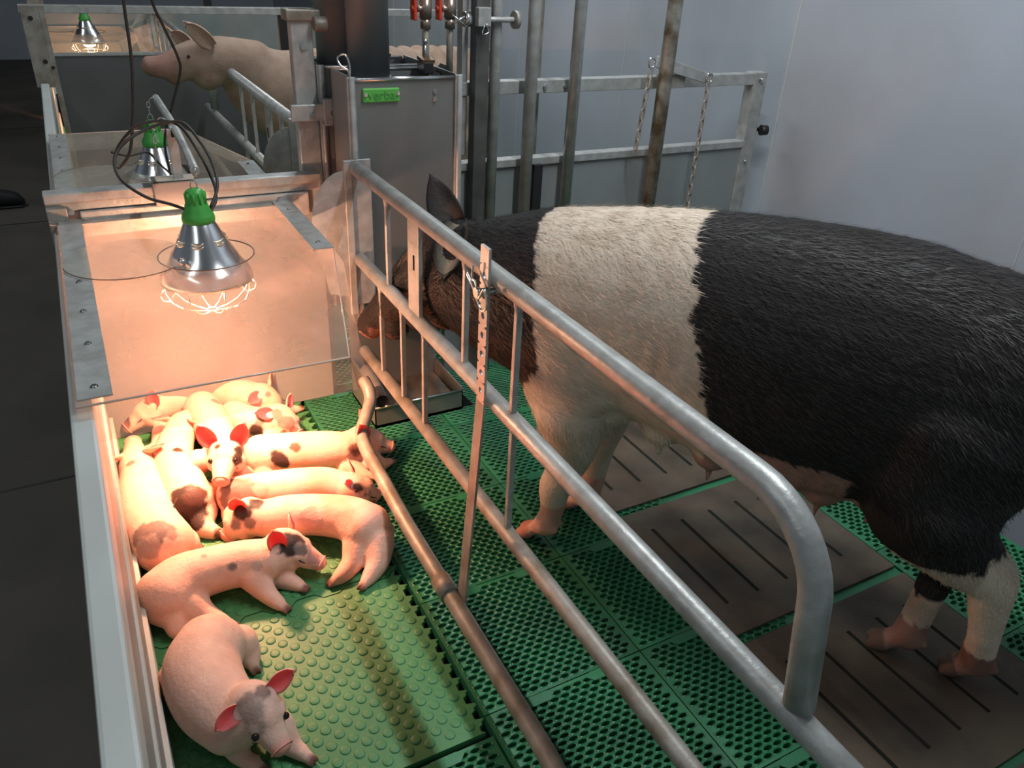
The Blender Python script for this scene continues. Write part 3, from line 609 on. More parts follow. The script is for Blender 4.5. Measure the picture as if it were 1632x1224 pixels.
# ------------------------------------------------------------------ animals
from mathutils import noise as MN
_bm = bmesh.new(); bmesh.ops.create_icosphere(_bm, subdivisions=3, radius=1)
ICO_V = np.array([v.co[:] for v in _bm.verts]); ICO_F = [tuple(v.index for v in f.verts) for f in _bm.faces]; _bm.free()
UP = V((0, 0, 1))
class Blob:
    def __init__(s): s.b = []
    def ball(s, c, r, t=(1, 0, 0), up=UP):
        if not isinstance(r, (tuple, list)): r = (r, r, r)
        t = V(t).normalized(); side = t.cross(V(up))
        if side.length < 1e-3: side = t.cross(V((0, 1, 0)))
        side.normalize(); u = side.cross(t); s.b.append((V(c), r, t, side, u)); return s
    def chain(s, pts, n=6, up=UP, tl=None):
        P_ = crom([p[0] for p in pts], n); R = crom([V((p[1], p[2] if len(p) > 2 else p[1], 0)) for p in pts], n)
        for i, p in enumerate(P_):
            t = (P_[min(i + 1, len(P_) - 1)] - P_[max(i - 1, 0)])
            w, h = R[i][0], R[i][1]; s.ball(p, (tl or min(w, h) * .9, w, h), t, up)
        return s
    def mesh(s, voxel, it):
        vs, fs, k = [], [], 0
        for c, r, t, sd, u in s.b:
            A = np.array([t[:], sd[:], u[:]]); vs.append((ICO_V * np.array(r)) @ A + np.array(c[:]))
            fs += [(a + k, b + k, d + k) for a, b, d in ICO_F]; k += len(ICO_V)
        me = bpy.data.meshes.new('tmp'); me.from_pydata(np.concatenate(vs).tolist(), [], fs)
        o = bpy.data.objects.new('tmp', me); C.objects.link(o)
        m = o.modifiers.new('r', 'REMESH'); m.mode = 'VOXEL'; m.voxel_size = voxel
        q = o.modifiers.new('s', 'SMOOTH'); q.factor = .5; q.iterations = it
        dg = bpy.context.evaluated_depsgraph_get(); out = bpy.data.meshes.new_from_object(o.evaluated_get(dg))
        bpy.data.objects.remove(o); bpy.data.meshes.remove(me)
        n = len(out.vertices); co = np.empty(n * 3); out.vertices.foreach_get('co', co)
        F = [tuple(p.vertices) for p in out.polygons]; bpy.data.meshes.remove(out)
        return co.reshape(-1, 3), F
def join_mesh(name, parts, mats, cols):
    vs, fs, ms, k = [], [], [], 0
    for (v, f, mi) in parts:
        vs.append(np.asarray([tuple(p) for p in v])); fs += [tuple(i + k for i in g) for g in f]; ms += [mi] * len(f); k += len(v)
    me = bpy.data.meshes.new(name); me.from_pydata(np.concatenate(vs).tolist(), [], fs)
    for m in mats: me.materials.append(m)
    me.polygons.foreach_set('material_index', ms); me.polygons.foreach_set('use_smooth', [True] * len(fs))
    ca = me.color_attributes.new('coat', 'FLOAT_COLOR', 'POINT')
    cc = np.ones((k, 4)); cc[:, :3] = np.concatenate(cols); ca.data.foreach_set('color', cc.ravel())
    o = bpy.data.objects.new(name, me); C.objects.link(o); return o
def ear_mesh(base, d, nrm, L, Wd, curl=.35, bend=.15, th=.0022, fold=.0):
    d = V(d).normalized(); nrm = V(nrm); nrm = (nrm - d * nrm.dot(d)).normalized(); sd = d.cross(nrm); nu, nv = 14, 9; fr, bk = [], []
    for i in range(nu):
        u = i / (nu - 1); w = Wd * (.55 + .45 * math.sin(min(1, u * 2.2) * math.pi / 2)) * math.sqrt(max(0, 1 - u ** 2.4)) + .0006
        cl = curl * (1.6 - u)
        for j in range(nv):
            v = (j / (nv - 1)) * 2 - 1; a = v * cl * 1.6
            off = nrm * ((1 - math.cos(a)) * w * 1.1 + bend * L * u * u) + sd * (w * v * math.cos(a * .5))
            p = V(base) + d * (L * u * (1 - .12 * v * v)) + off; fr.append(p + nrm * th); bk.append(p - nrm * th)
    idx = lambda i, j: i * nv + j; N = nu * nv; F = []
    for i in range(nu - 1):
        for j in range(nv - 1):
            F.append((idx(i, j), idx(i, j + 1), idx(i + 1, j + 1), idx(i + 1, j))); F.append((N + idx(i, j), N + idx(i + 1, j), N + idx(i + 1, j + 1), N + idx(i, j + 1)))
    bd = [idx(i, 0) for i in range(nu)] + [idx(nu - 1, j) for j in range(1, nv)] + [idx(i, nv - 1) for i in range(nu - 2, -1, -1)]
    for a, b in zip(bd, bd[1:]): F.append((a, b, N + b, N + a))
    return fr + bk, F, N
def sph(c, r, t=(1, 0, 0)):
    c = np.array(V(c)[:]); b = Blob().ball((0, 0, 0), r, t); _, rr, tt, sd, u = b.b[0]
    return (ICO_V * np.array(rr)) @ np.array([tt[:], sd[:], u[:]]) + c, ICO_F
def fbm(p, f): return MN.noise(V(p) * f) + .5 * MN.noise(V(p) * f * 2.1)
PINK = (.82, .50, .40); DARK = (.045, .028, .024); GREY = (.24, .17, .15); RED_ = (.75, .20, .17)
def piglet(label, spine, head, legs, spots=(), ears=((-1, (-.3, .45, .9)), (1, (-.3, .45, .9))), tail=None, up=(0, 0, 1), eyes='open', hs=1, base=PINK, roll=None, earcol=None, earL=.066):
    bl = Blob(); sp = [(P(a, b, z), r, r * (.97 if len(q) < 1 else q[0])) for a, b, z, r, *q in spine]
    c, sn = P(*head[0]), P(*head[1]); f = (sn - c).normalized(); L = (sn - c).length
    hu = V(roll) if roll else UP; sd = f.cross(hu).normalized(); u = sd.cross(f)
    bl.chain(sp, 8)
    k = hs; last = sp[-1]
    bl.chain([(last[0], last[1] * .92), ((last[0] + c) / 2, (last[1] + .052 * k) / 2 * .96), (c - f * .01, .050 * k)], 5)
    bl.ball(c, (.056 * k, .050 * k, .050 * k), f, u)
    bl.ball(c + f * .02 + u * .012, (.045 * k, .036 * k, .035 * k), f, u)
    for s_ in (-1, 1):
        bl.ball(c + f * .018 * k + sd * s_ * .024 * k - u * .016 * k, .034 * k)
        bl.ball(c + f * .036 * k + sd * s_ * .024 * k + u * .012 * k, .019 * k)
    bl.chain([(c + f * .032 * k, .038 * k, .038 * k), (c + f * (L * .55), .033 * k, .031 * k), (c + f * (L - .012), .0245 * k, .022 * k), (c + f * (L - .004), .0235 * k, .021 * k)], 4, up=u)
    bl.chain([(c + f * .03 * k - u * .022 * k, .026 * k), (c + f * (L * .62) - u * .017 * k, .017 * k), (c + f * (L * .82) - u * .016 * k, .011 * k)], 4, up=u)
    tips = []
    for lg in legs:
        kind, pts = lg[0], [P(*q) for q in lg[1:]]
        r0, r1 = ((.051, .0145) if kind == 'h' else (.039, .0135)); n = len(pts)
        rr = [r0 + (r1 - r0) * (i / (n - 1)) ** .6 for i in range(n)]; 
        bl.chain([(p, r) for p, r in zip(pts, rr)], 6)
        d = (pts[-1] - pts[-2]).normalized(); s_ = d.cross(UP)
        s_ = s_.normalized() if s_.length > .1 else V((1, 0, 0))
        for q in (-1, 1): bl.ball(pts[-1] + d * .012 + s_ * q * .0065, (.016, .0068, .0085), d + s_ * q * .12)
        bl.ball(pts[-1] - d * .012 + UP * .006 - s_ * .012, .006); tips.append((pts[-1] + d * .020, .013))
    if tail:
        tp = [P(*q) for q in tail]; bl.chain([(p, .0058 - .0025 * i / len(tp)) for i, p in enumerate(tp)], 8)
    v, F = bl.mesh(.0048, 5)
    v[:, 2] = np.maximum(v[:, 2], .0085)
    # extra creases and colour
    spw = []
    for a, b, z, r, c2 in spots:                            # a spot sits on the skin where the photograph shows it
        ry = _ray(a, b); q = v - CAMP; dep = q @ ry; per = np.linalg.norm(q - dep[:, None] * ry, axis=1); m = np.where(per < .010)[0]
        spw.append((V(v[m[np.argmin(dep[m])]]) if len(m) else P(a, b, z), r * 1.12, c2))
    col = np.empty((len(v), 3)); snt = sn
    for i, p in enumerate(v):
        p = V(p); cc = V(base); nz = fbm(p, 24)
        q = (p - snt); fd = q.dot(f); near = math.sqrt(q.dot(q))
        cc = cc * (1 + .05 * nz)
        for sc, r, c2 in spw:
            d = (p - sc).length + r * .35 * fbm(p, 30) + .004 * MN.noise(p * 170)
            w = min(1, max(0, (r - d) / .007 + .5)); cc = cc.lerp(V(c2), w)
        if near < .03: cc = cc.lerp(V(RED_), .55 * max(0, min(1, (.030 - near) / .014)))
        for tq, r in tips:
            d = (p - tq).length
            if d < .020: cc = cc.lerp(V((.16, .07, .05)), min(1, max(0, (.020 - d) / .010)))
        col[i] = cc
    parts = [(v, F, 0)]; cols = [col]
    for e in ears:
        s_, dl = e[0], e[1]; el = e[2] if len(e) > 2 else earL; nl = e[3] if len(e) > 3 else (1, .25 * 1, .1); ec = e[4] if len(e) > 4 else earcol
        d = f * dl[0] + sd * (dl[1] * s_) + u * dl[2]; nr = f * nl[0] + sd * (nl[1] * s_) + u * nl[2]
        b = c - f * .016 * k + sd * s_ * .034 * k + u * .026 * k
        ev, ef, N = ear_mesh(b, d, nr, el * k, .027 * k * (el / .066) ** .7, .5, .10)
        ci = np.tile(np.array((.72, .11, .12)), (len(ev), 1)); ci[N:] = ec if ec else base
        for i in range(N):
            j = i % 9; vv = abs(j / 4 - 1); ci[i] = ci[i] * (1 - vv * .2) + np.array(ec if ec else base) * vv * .2
        parts.append((ev, ef, 1)); cols.append(ci)
    for s_ in (-1, 1):
        ec = c + f * .050 * k + sd * s_ * .0315 * k + u * .0165 * k; o_ = (f * .45 + sd * s_ * .9 + u * .25).normalized()
        if eyes == 'open':
            ev, ef = sph(ec + o_ * .0035 * k, .0078 * k); parts.append((ev, ef, 2)); cols.append(np.zeros((len(ev), 3)))
        else:
            mb = MB().tube([ec + o_ * .0065 + f * .012 * q * k - u * (.003 * (1 - q * q)) for q in (-1, -.6, -.2, .2, .6, 1)], [.0006, .0014, .0018, .0018, .0014, .0006], 6)
            parts.append((mb.v, mb.f, 2)); cols.append(np.zeros((len(mb.v), 3)))
        ev, ef = sph(sn + f * .0042 * k + sd * s_ * .0085 * k, (.0022, .0034 * k, .0048 * k), f); parts.append((ev, ef, 3)); cols.append(np.tile(np.array((.12, .03, .03)), (len(ev), 1)))
        mb = MB().tube(crom([sn - f * .010 * k - u * .0155 * k + sd * s_ * .006 * k, c + f * (L * .66) - u * .010 * k + sd * s_ * .0245 * k, c + f * .052 * k - u * .012 * k + sd * s_ * .0375 * k], 5), .0011, 6)
        parts.append((mb.v, mb.f, 3)); cols.append(np.tile(np.array((.22, .08, .06)), (len(mb.v), 1)))
    # a ring round the snout disc
    mb = MB().tube([sn + f * .001 + (sd * math.cos(a) * .0235 + u * math.sin(a) * .0195) * k for a in np.linspace(0, 2 * math.pi, 22)[:-1]], .0022 * k, 6, closed=True)
    parts.append((mb.v, mb.f, 0)); cols.append(np.tile(np.array((.80, .36, .30)), (len(mb.v), 1)))
    o = join_mesh('piglet', parts, [COAT, EARM, EYE, COAT], cols)
    return tag(o, label, 'piglet', 'piglets lying in the heated nest')
piglet('plump pink piglet lying nearest the camera with its head resting on the mat, alone',
       [(336, 1030, .082, .078), (322, 1066, .085, .083), (338, 1112, .085, .080), (372, 1150, .085, .068)],
       ((407, 1128, .125), (449, 1192, .083)),
       [('f', (372, 1165, .05), (380, 1200, .03), (412, 1222, .022)), ('f', (440, 1160, .05), (465, 1188, .026), (488, 1205, .02)), ('h', (378, 1030, .045), (394, 1040, .03), (399, 1052, .025), (403, 1060, .02)), ('h', (290, 1080, .04), (285, 1050, .03))],
       spots=[(392, 1112, .16, .020, (.34, .25, .22)), (424, 1094, .165, .014, GREY), (396, 1140, .12, .022, (.42, .31, .27)), (402, 1165, .12, .016, (.48, .36, .31))],
       ears=((-1, (.05, 1.0, .35), .062, (.55, -.2, .55)), (1, (.15, .85, -.1), .06, (.5, .3, .6))), base=(.78, .52, .43))
piglet('pink piglet with a dark patch over its eye, lying across the mat',
       [(262, 950, .075, .072), (292, 925, .078, .068), (340, 908, .076, .062), (390, 897, .075, .060), (425, 893, .078, .057)],
       ((457, 872, .085), (511, 898, .045)),
       [('h', (262, 965, .06), (278, 985, .045), (282, 1004, .028), (292, 1000, .02)), ('h', (300, 965, .045), (325, 980, .03), (352, 992, .02), (366, 996, .018)), ('f', (405, 920, .06), (425, 945, .035), (442, 960, .022), (450, 966, .018)), ('f', (440, 915, .03), (458, 925, .022), (474, 932, .018), (480, 935, .018))],
       spots=[(471, 868, .115, .030, DARK), (458, 852, .13, .020, DARK), (482, 880, .09, .016, GREY), (375, 903, .13, .010, GREY), (505, 890, .06, .016, (.55, .28, .24)), (323, 880, .12, .006, GREY), (405, 905, .13, .012, (.6, .42, .36))],
       ears=((1, (-.45, .22, .85), .078, (.65, .75, .1)), (-1, (-.5, .5, .5), .045, (1, .2, .3))), eyes='closed', tail=[(224, 945, .08), (221, 960, .07), (224, 975, .06)])
piglet('pink piglet with rump to the right and both hind legs stretched to the front',
       [(585, 842, .075, .072), (555, 826, .078, .064), (505, 820, .076, .060), (460, 822, .074, .060), (430, 826, .070, .056)],
       ((392, 824, .075), (362, 855, .035)),
       [('h', (575, 865, .05), (563, 895, .028), (545, 917, .02), (534, 925, .018)), ('h', (600, 865, .055), (602, 895, .035), (590, 918, .02), (581, 930, .018)), ('f', (445, 850, .03), (440, 865, .02))],
       spots=[(380, 815, .11, .024, DARK), (410, 795, .13, .018, DARK), (395, 840, .09, .016, GREY), (490, 830, .11, .03, (.72, .40, .32)), (545, 825, .11, .025, (.72, .40, .32)), (370, 835, .09, .014, GREY)],
       ears=((1, (-.25, .4, .9), .070, (.6, -.6, .2)), (-1, (-.7, .5, .4), .055, (.5, .3, .6))), eyes='closed', tail=[(620, 835, .09), (628, 842, .07), (626, 855, .05)], roll=(.3, -.6, .8))
piglet('pink piglet with grey speckled rump lying along the aisle side wall',
       [(262, 868, .08, .078), (240, 835, .08, .074), (228, 795, .08, .068), (225, 765, .08, .060)],
       ((217, 738, .085), (212, 704, .05)),
       [('h', (290, 870, .05), (312, 872, .03)), ('f', (262, 772, .04), (282, 760, .025))],
       spots=[(238, 842, .155, .034, GREY), (218, 852, .13, .034, GREY), (268, 838, .16, .020, GREY), (226, 876, .12, .03, (.45, .30, .26)), (280, 850, .15, .012, (.4, .26, .22)), (205, 735, .13, .012, GREY)],
       ears=((1, (-.5, .85, .45), .070, (.1, .2, 1)), (-1, (-.6, .65, .3), .06, (.1, .4, 1))), eyes='closed')
piglet('white piglet with a dark brown rump and thin tail turned to the camera',
       [(303, 800, .072, .066, ), (290, 770, .075, .066), (276, 735, .075, .060), (280, 705, .075, .055)],
       ((292, 680, .08), (318, 655, .06)),
       [('h', (318, 815, .04), (322, 838, .03), (340, 848, .02), (352, 851, .018)), ('h', (325, 795, .045), (332, 815, .03), (334, 830, .02))],
       spots=[(298, 812, .11, .050, DARK), (285, 792, .13, .030, DARK), (318, 790, .11, .03, (.10, .05, .04)), (285, 712, .15, .013, DARK), (300, 830, .08, .035, DARK), (350, 851, .02, .022, (.12, .06, .05))],
       ears=((1, (-.6, .8, .2), .06, (.2, .1, 1)), (-1, (-.6, .8, .2), .06, (.2, .1, 1))), eyes='closed', tail=[(282, 795, .13), (278, 805, .12), (278, 818, .105), (281, 826, .10)])
piglet('alert piglet with pink ears up staring straight at the camera',
       [(322, 650, .09, .060), (336, 672, .095, .060), (348, 698, .11, .055)],
       ((361, 722, .150), (352, 767, .132)),
       [('f', (318, 735, .10), (308, 755, .09), (318, 778, .09), (321, 792, .088)), ('f', (385, 760, .06), (392, 775, .04))],
       spots=[(384, 732, .165, .018, DARK), (386, 716, .18, .015, DARK), (343, 708, .185, .010, DARK), (346, 635, .14, .014, GREY), (364, 645, .14, .010, GREY), (335, 665, .15, .012, (.5, .42, .38)), (372, 745, .14, .018, (.60, .42, .36))],
       ears=((-1, (-.15, .38, .95), .082, (.95, -.15, .1)), (1, (-.15, .48, .90), .082, (.95, -.15, .1))), earL=.07)
piglet('piglet with round brown back spots lying with its snout under the rusty low pipe',
       [(415, 725, .07, .066), (455, 722, .075, .066), (505, 718, .075, .064), (548, 716, .072, .058)],
       ((582, 702, .075), (623, 712, .045)),
       [('f', (555, 745, .03), (580, 758, .02), (592, 760, .018)), ('f', (590, 735, .03), (608, 740, .02), (620, 736, .018)), ('h', (425, 752, .03), (440, 760, .02))],
       spots=[(443, 737, .11, .027, DARK), (472, 708, .14, .014, (.12, .07, .05)), (585, 705, .10, .020, GREY), (572, 715, .09, .02, (.3, .14, .12))],
       ears=((-1, (-.5, .5, .75), .060, (.6, .5, .2), (.5, .14, .12)), (1, (-.6, .3, 1.0), .075, (.3, .5, .3))), eyes='closed')
piglet('piglet with grey neck squeezed in the row between the staring and the stretched piglets',
       [(372, 790, .062, .056), (405, 785, .065, .058), (455, 778, .068, .058), (510, 773, .068, .056), (540, 775, .066, .050)],
       ((563, 780, .062), (600, 789, .035)),
       [('f', (520, 800, .03), (540, 806, .02)), ('h', (380, 815, .03), (395, 825, .02))],
       spots=[(372, 775, .11, .040, (.20, .13, .11)), (395, 790, .10, .034, (.26, .16, .14)), (360, 800, .08, .030, (.2, .12, .10)), (575, 778, .09, .014, DARK), (590, 783, .06, .010, GREY), (410, 780, .11, .02, (.55, .36, .3))],
       ears=((1, (-.6, .5, .5), .05, (.3, .2, 1)), (-1, (-.5, .5, .6), .05, (.5, .2, .6))), eyes='closed')
piglet('piglet with upright ear sleeping in the far left corner under the clear lid',
       [(335, 622, .075, .062), (300, 630, .08, .062), (272, 640, .082, .055)],
       ((243, 650, .085), (203, 682, .04)),
       [('f', (262, 690, .03), (250, 712, .02), (230, 718, .02)), ('f', (290, 690, .03), (310, 690, .022))],
       spots=[(195, 672, .07, .020, DARK), (262, 665, .10, .018, (.6, .42, .36)), (300, 655, .12, .018, GREY), (285, 668, .10, .012, GREY)],
       ears=((-1, (-.5, .3, .9), .072, (.6, .4, .1)), (1, (-.3, .4, .9), .08, (.8, -.1, .2))), eyes='closed')
piglet('pink piglet at the far end of the heap with its folded ear against the partition',
       [(345, 625, .075, .060), (375, 628, .078, .060), (400, 632, .08, .055)],
       ((420, 635, .085), (447, 655, .045)),
       [('f', (440, 668, .03), (462, 655, .02), (474, 652, .02))],
       spots=[(430, 625, .11, .008, GREY)], base=(.85, .50, .40),
       ears=((1, (-.2, .9, .0), .062, (.5, -.1, .8)), (-1, (-.5, .5, .7), .055, (.5, .3, .5))), eyes='closed')
piglet('piglet with a brown ear and dark muzzle curled at the right of the far end',
       [(372, 662, .065, .052), (400, 672, .07, .054), (425, 672, .07, .050)],
       ((447, 668, .070), (474, 692, .035)),
       [('f', (430, 705, .03), (445, 712, .02))],
       spots=[(462, 672, .08, .022, GREY), (466, 690, .05, .018, (.16, .06, .05)), (440, 655, .10, .016, GREY), (405, 690, .10, .022, DARK), (415, 668, .12, .012, GREY)],
       ears=((1, (-.5, .8, .2), .065, (.3, .1, 1), (.16, .08, .07)), (-1, (-.4, .5, .6), .05, (.5, .3, .6))), eyes='closed')
# ------------------------------------------------------------------ the big saddleback sow
def SP(s, n, z): return V((1.045 + s * .597 + n * .80, 1.5 - s * .80 + n * .597, z))
bl = Blob()
TR = [(-.34, .115, .715, .145), (-.24, .150, .712, .185), (-.12, .180, .712, .225), (.0, .200, .718, .245), (.2, .212, .722, .275), (.4, .232, .712, .305), (.6, .245, .702, .318), (.78, .240, .72, .295), (.93, .225, .745, .235), (1.06, .185, .735, .185), (1.15, .13, .71, .13)]
bl.chain([(SP(s, 0, z), w, h) for s, w, z, h in TR], 5, tl=.10)
nb = SP(-.30, 0, .715)
bl.chain([(nb, .128, .160), (V((.868, 1.84, .705)), .115, .140), (V((.855, 1.93, .675)), .100, .118), (V((.810, 2.03, .595)), .078, .088), (V((.752, 2.13, .485)), .055, .058), (V((.722, 2.18, .425)), .047, .049)], 6)
hf = (V((.715, 2.19, .41)) - V((.81, 2.03, .595))).normalized(); SN = V((.714, 2.194, .405))
bl.ball(SN, (.014, .050, .048), hf)
bl.ball((.858, 1.90, .60), .092); bl.ball((.825, 1.99, .535), .075); bl.ball((.765, 2.09, .445), .045)
for s_ in (-1, 1): bl.ball(V((.815, 2.015, .635)) + V((.052 * s_, .02 * s_, 0)), .036)
# legs
def leg(pts, rr): bl.chain([(SP(*p), r) for p, r in zip(pts, rr)], 6)
bl.chain([(SP(-.02, -.10, .66), .10, .16), (SP(.03, -.115, .52), .085, .13)], 4)
leg([(.04, -.115, .48), (.05, -.105, .38), (.03, -.098, .27), (.01, -.095, .21), (.005, -.093, .12), (-.01, -.092, .065)], [.098, .072, .050, .046, .034, .037])
leg([(.06, .10, .50), (.08, .10, .38), (.07, .095, .27), (.06, .092, .20), (.06, .09, .11), (.045, .09, .060)], [.095, .070, .048, .045, .034, .037])
bl.chain([(SP(.90, -.12, .68), .13, .20), (SP(.87, -.135, .52), .11, .15), (SP(.90, -.135, .44), .085, .11)], 4)
leg([(.90, -.13, .46), (.96, -.125, .40), (1.03, -.12, .355), (1.05, -.115, .30), (1.08, -.09, .17), (1.095, -.065, .065)], [.11, .082, .058, .047, .036, .039])
bl.chain([(SP(.90, .11, .68), .13, .20), (SP(.86, .09, .50), .10, .13)], 4)
leg([(.86, .07, .46), (.90, .05, .38), (.96, .03, .315), (.97, .01, .27), (.955, -.03, .15), (.945, -.05, .062)], [.105, .078, .056, .046, .036, .039])
hoofs = []
for (s, n, dx) in ((-.035, -.092, -.05), (.02, .09, -.05), (1.075, -.06, -.04), (.92, -.056, -.05)):
    for q in (-1, 1):
        a = SP(s + dx * .4, n + q * .016, .030); b = SP(s + dx, n + q * .019, .020); bl.chain([(a, .022), (b, .017, .014)], 4)
    bl.ball(SP(s + .06, n + .02, .07), .012); bl.ball(SP(s + .06, n - .02, .07), .012); hoofs.append(SP(s + dx * .8, n, .015))
for k, s in enumerate((.14, .27, .40, .53, .66, .77)):
    zb = np.interp(s, [.0, .2, .4, .6, .78], [.473, .447, .402, .384, .41])
    for n in (-.085, .085):
        bl.ball(SP(s, n, zb + .045), (.05, .05, .045)); bl.chain([(SP(s, n * .95, zb + .01), .015), (SP(s, n * .95, zb - .032), .009), (SP(s, n * .95, zb - .044), .007)], 4)
bl.chain([(SP(1.26, 0, .80), .016), (SP(1.31, .01, .72), .012), (SP(1.30, .03, .62), .008), (SP(1.32, .02, .55), .005)], 5)
bl.chain([(SP(1.15, 0, .78), .05), (SP(1.26, 0, .80), .02)], 4)
sv, sF = bl.mesh(.0105, 5)
BL = np.array((.020, .018, .018)); WH = np.array((.66, .56, .46)); PK = np.array((.50, .29, .24)); SKP = np.array((.62, .36, .29))
def sow_coat(p, jit=1.0):
    d = np.array(p[:]) - np.array((1.045, 1.5, 0)); s = d[0] * .597 - d[1] * .80; n = d[0] * .80 + d[1] * .597; z = d[2]
    j = (fbm(p, 7) * .018 + MN.noise(V(p) * 40) * .012) * jit
    lo = np.interp(z, [.3, .6, .83, .98], [-.20, -.035, -.068, -.10]) + j
    hi = np.interp(z, [.40, .63, .90, 1.05], [.46, .375, .30, .275]) + j * 1.3
    c = BL.copy()
    if lo < s < hi: c = WH * (1 - .10 * max(0, fbm(p, 12)))
    if s < .22 and s > -.16 and z < .56 and s > lo: c = WH * .97
    if z < .455 + j and .05 < s < .86 and (s < .74 or abs(n) < .10): c = PK if s > .3 else WH * .9 + PK * .1
    if z < .515 + j * 2 + .05 * min(1, max(0, (s - .35) / .4)) and .38 < s < .83 and n < .1 and (s < .70 or n > -.11): c = PK * .8
    if s > .80:
        zl = (.40 if n < -.075 or s > 1.0 else .20) + j
        if z < zl: c = WH * .8 + SKP * .1
        if z < .43 + j and s > 1.0: c = WH * 1.15
    if z < .16 and s < .3: c = SKP
    if z < .12 and s >= .3: c = PK * .55
    for h in hoofs:
        if (V(p) - h).length < .045 and z < .05: c = np.array((.12, .08, .06)) if s > .5 else np.array((.45, .20, .15))
    if s < -.22:
        q = V(p); dd = (q - V((.80, 2.0, .60))).length
        if MN.noise(q * 9 + V((3, 1, 2))) > .12 and dd < .19: c = np.array((.10, .075, .058))
        if (q - SN).length < .045: c = np.array((.26, .12, .10))
        if (q - V((.745, 2.12, .42))).length < .06 and q.z < .43: c = np.array((.12, .06, .05))
    return c
cols = np.array([sow_coat(p) for p in sv])
parts = [(sv, sF, 0)]; pc = [cols]
def sow_ear(tip, base, nrm, L, Wd, inner, outer, bend):
    ev, ef, N = ear_mesh(base, V(tip) - V(base), nrm, L, Wd, .5, bend, .0035)
    ci = np.tile(np.array(outer), (len(ev), 1)); 
    for i in range(N):
        j = abs((i % 9) / 4 - 1); u = (i // 9) / 13; w = max(0, 1 - j * 1.15) * (1 - u * .7); ci[i] = np.array(inner) * w + np.array(outer) * (1 - w)
    parts.append((ev, ef, 0)); pc.append(ci)
eb = V((.905, 1.93, .755)); et = PY(681, 276, 2.02)
sow_ear(et, eb, (-.5, -.85, .1), (et - eb).length, .058, (.10, .095, .09), BL, -.12)
eb2 = PX(738, 360, .835); et2 = PX(708, 450, .738)
sow_ear(et2, eb2, (-.85, -.5, .1), (et2 - eb2).length * 1.02, .062, (.46, .38, .27), BL * 1.6, .02)
for s_ in (-1, 1):
    ev, ef = sph(V((.805, 2.035, .632)) + V((.074 * s_ * .9, .074 * s_ * .35, .004)), .012); parts.append((ev, ef, 1)); pc.append(np.zeros((len(ev), 3)))
    ev, ef = sph(SN + hf * .010 + V((.018 * s_, .008 * s_, .002)), (.004, .009, .012), hf); parts.append((ev, ef, 1)); pc.append(np.zeros((len(ev), 3)))
sow = join_mesh('sow', parts, [SOWM, EYE], pc)
tag(sow, 'huge black sow with a white shoulder band, head down at the feed trough', 'pig')
def hairs(verts, faces, count, coatf, flow, keep, name, parent, ln=(.014, .036), wd=.0010):
    F = np.array([f[:3] for f in faces] + [(f[0], f[2], f[3]) for f in faces if len(f) > 3]); A, B, D = verts[F[:, 0]], verts[F[:, 1]], verts[F[:, 2]]
    nr = np.cross(B - A, D - A); ar = np.linalg.norm(nr, axis=1); nr /= ar[:, None] + 1e-12
    idx = rng.choice(len(F), count, p=ar / ar.sum()); r1, r2 = rng.random(count), rng.random(count); m = r1 + r2 > 1; r1[m] = 1 - r1[m]; r2[m] = 1 - r2[m]
    pts = A[idx] + (B - A)[idx] * r1[:, None] + (D - A)[idx] * r2[:, None]; ns = nr[idx]; ok = keep(pts); pts, ns = pts[ok], ns[ok]; k = len(pts)
    fl = flow(pts); fl = fl - ns * (fl * ns).sum(1)[:, None]; fl /= np.linalg.norm(fl, axis=1)[:, None] + 1e-9
    fl += rng.normal(0, .16, (k, 3)); d = fl + ns * (.22 + .18 * rng.random((k, 1))); d /= np.linalg.norm(d, axis=1)[:, None]
    L = (ln[0] + (ln[1] - ln[0]) * rng.random((k, 1))) * np.clip(pts[:, 2:3] * 2.2 - .25, .22, 1); sd = np.cross(d, ns); sd /= np.linalg.norm(sd, axis=1)[:, None] + 1e-9
    mid = pts + d * L * .5; d2 = d - ns * .25; end = mid + d2 * L * .5
    vs = np.stack([pts - sd * wd / 2, pts + sd * wd / 2, mid + sd * wd * .42, mid - sd * wd * .42, end], 1).reshape(-1, 3)
    b = np.arange(k)[:, None] * 5; q = (b + np.array([0, 1, 2, 3])).tolist(); t3 = (b + np.array([3, 2, 4])).tolist()
    me = bpy.data.meshes.new(name); me.from_pydata(vs.tolist(), [], q + t3); me.materials.append(HAIR)
    me.polygons.foreach_set('use_smooth', [True] * len(me.polygons))
    ca = me.color_attributes.new('coat', 'FLOAT_COLOR', 'POINT'); cc = np.ones((k * 5, 4)); base = np.array([coatf(V(p)) for p in pts]) * (.8 + .5 * rng.random((k, 1)))
    cc[:, :3] = np.repeat(base, 5, axis=0); ca.data.foreach_set('color', cc.ravel())
    o = bpy.data.objects.new(name, me); C.objects.link(o); o.parent = parent; o['kind'] = 'stuff'; return o
def sflow(p):
    d = p - np.array((1.045, 1.5, 0)); z = p[:, 2]; s = d[:, 0] * .597 - d[:, 1] * .80
    base = np.array((.597, -.80, -.25)); f = np.tile(base, (len(p), 1)); f[z < .5] = (.25, -.33, -.9)
    rear = s > .8; f[rear & (z >= .5)] = (.45, -.6, -.7); hd = s < -.35; f[hd] = (.1, -.7, .5); return f
def skeep(p):
    d = p - np.array((1.045, 1.5, 0)); s = d[:, 0] * .597 - d[:, 1] * .80; return (p[:, 2] > .12) & ~((p[:, 2] < .49) & (s > .3) & (s < .85)) & ~((p[:, 1] > 2.16))
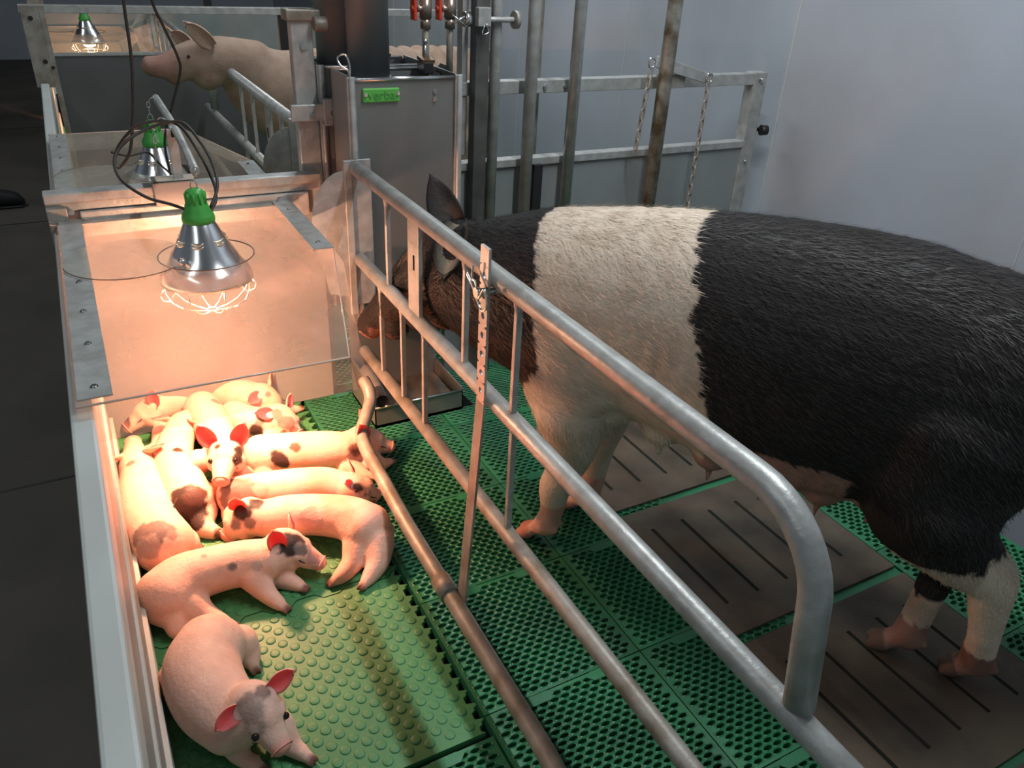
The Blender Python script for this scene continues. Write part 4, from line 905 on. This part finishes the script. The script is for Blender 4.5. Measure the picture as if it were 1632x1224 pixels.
hairs(sv, sF, 70000, lambda p: sow_coat(p, 1.0) * (1 if sow_coat(p).sum() > .3 else 1.9), sflow, skeep, 'bristle_coat', sow)
# ------------------------------------------------------------------ pale sow in the second pen
bl = Blob()
bl.chain([(V((2.15, 4.38, .70)), .15, .20), (V((2.0, 4.36, .71)), .22, .27), (V((1.6, 4.32, .70)), .23, .29), (V((1.2, 4.3, .71)), .21, .275), (V((.98, 4.28, .76)), .17, .23), (V((.82, 4.26, .86)), .13, .16)], 5, tl=.10)
bl.chain([(V((.84, 4.26, .88)), .13, .15), (V((.68, 4.22, .945)), .10, .105), (V((.56, 4.2, .94)), .085, .09), (V((.44, 4.18, .92)), .055, .058), (V((.365, 4.17, .925)), .042, .044)], 6)
bl.ball((.352, 4.168, .93), (.014, .045, .045), (-1, 0, .15)); bl.ball((.62, 4.2, .88), .075); bl.ball((.47, 4.18, .875), .04)
for x, y in ((1.05, 4.15), (1.05, 4.42), (1.95, 4.2), (1.95, 4.5)):
    bl.chain([(V((x, y, .5)), .10), (V((x, y, .3)), .055), (V((x - .02, y, .1)), .036), (V((x - .04, y, .03)), .04)], 5)
pv, pF = bl.mesh(.014, 5)
pcol = np.array([np.array((.36, .26, .20)) * (1 + .15 * fbm(p, 6)) if p[0] > .47 else np.array((.34, .20, .16)) for p in pv])
parts, pc = [(pv, pF, 0)], [pcol]
for b, tp, nn in (((.66, 4.14, 1.02), (.535, 4.12, 1.13), (-.6, -.7, 0)), ((.60, 4.27, 1.0), (.50, 4.34, 1.06), (-.9, -.3, 0))):
    ev, ef, N = ear_mesh(b, V(tp) - V(b), nn, (V(tp) - V(b)).length, .05, .5, .1, .004); parts.append((ev, ef, 0)); pc.append(np.tile(np.array((.62, .42, .33)), (len(ev), 1)))
for s_ in (-1, 1):
    ev, ef = sph((.535, 4.2 + .080 * s_, .970), .007); parts.append((ev, ef, 1)); pc.append(np.zeros((len(ev), 3)))
s2 = join_mesh('sow', parts, [SOWM, EYE], pc)
tag(s2, 'pale pinkish sow in the second pen with raised snout above the crate side', 'pig')
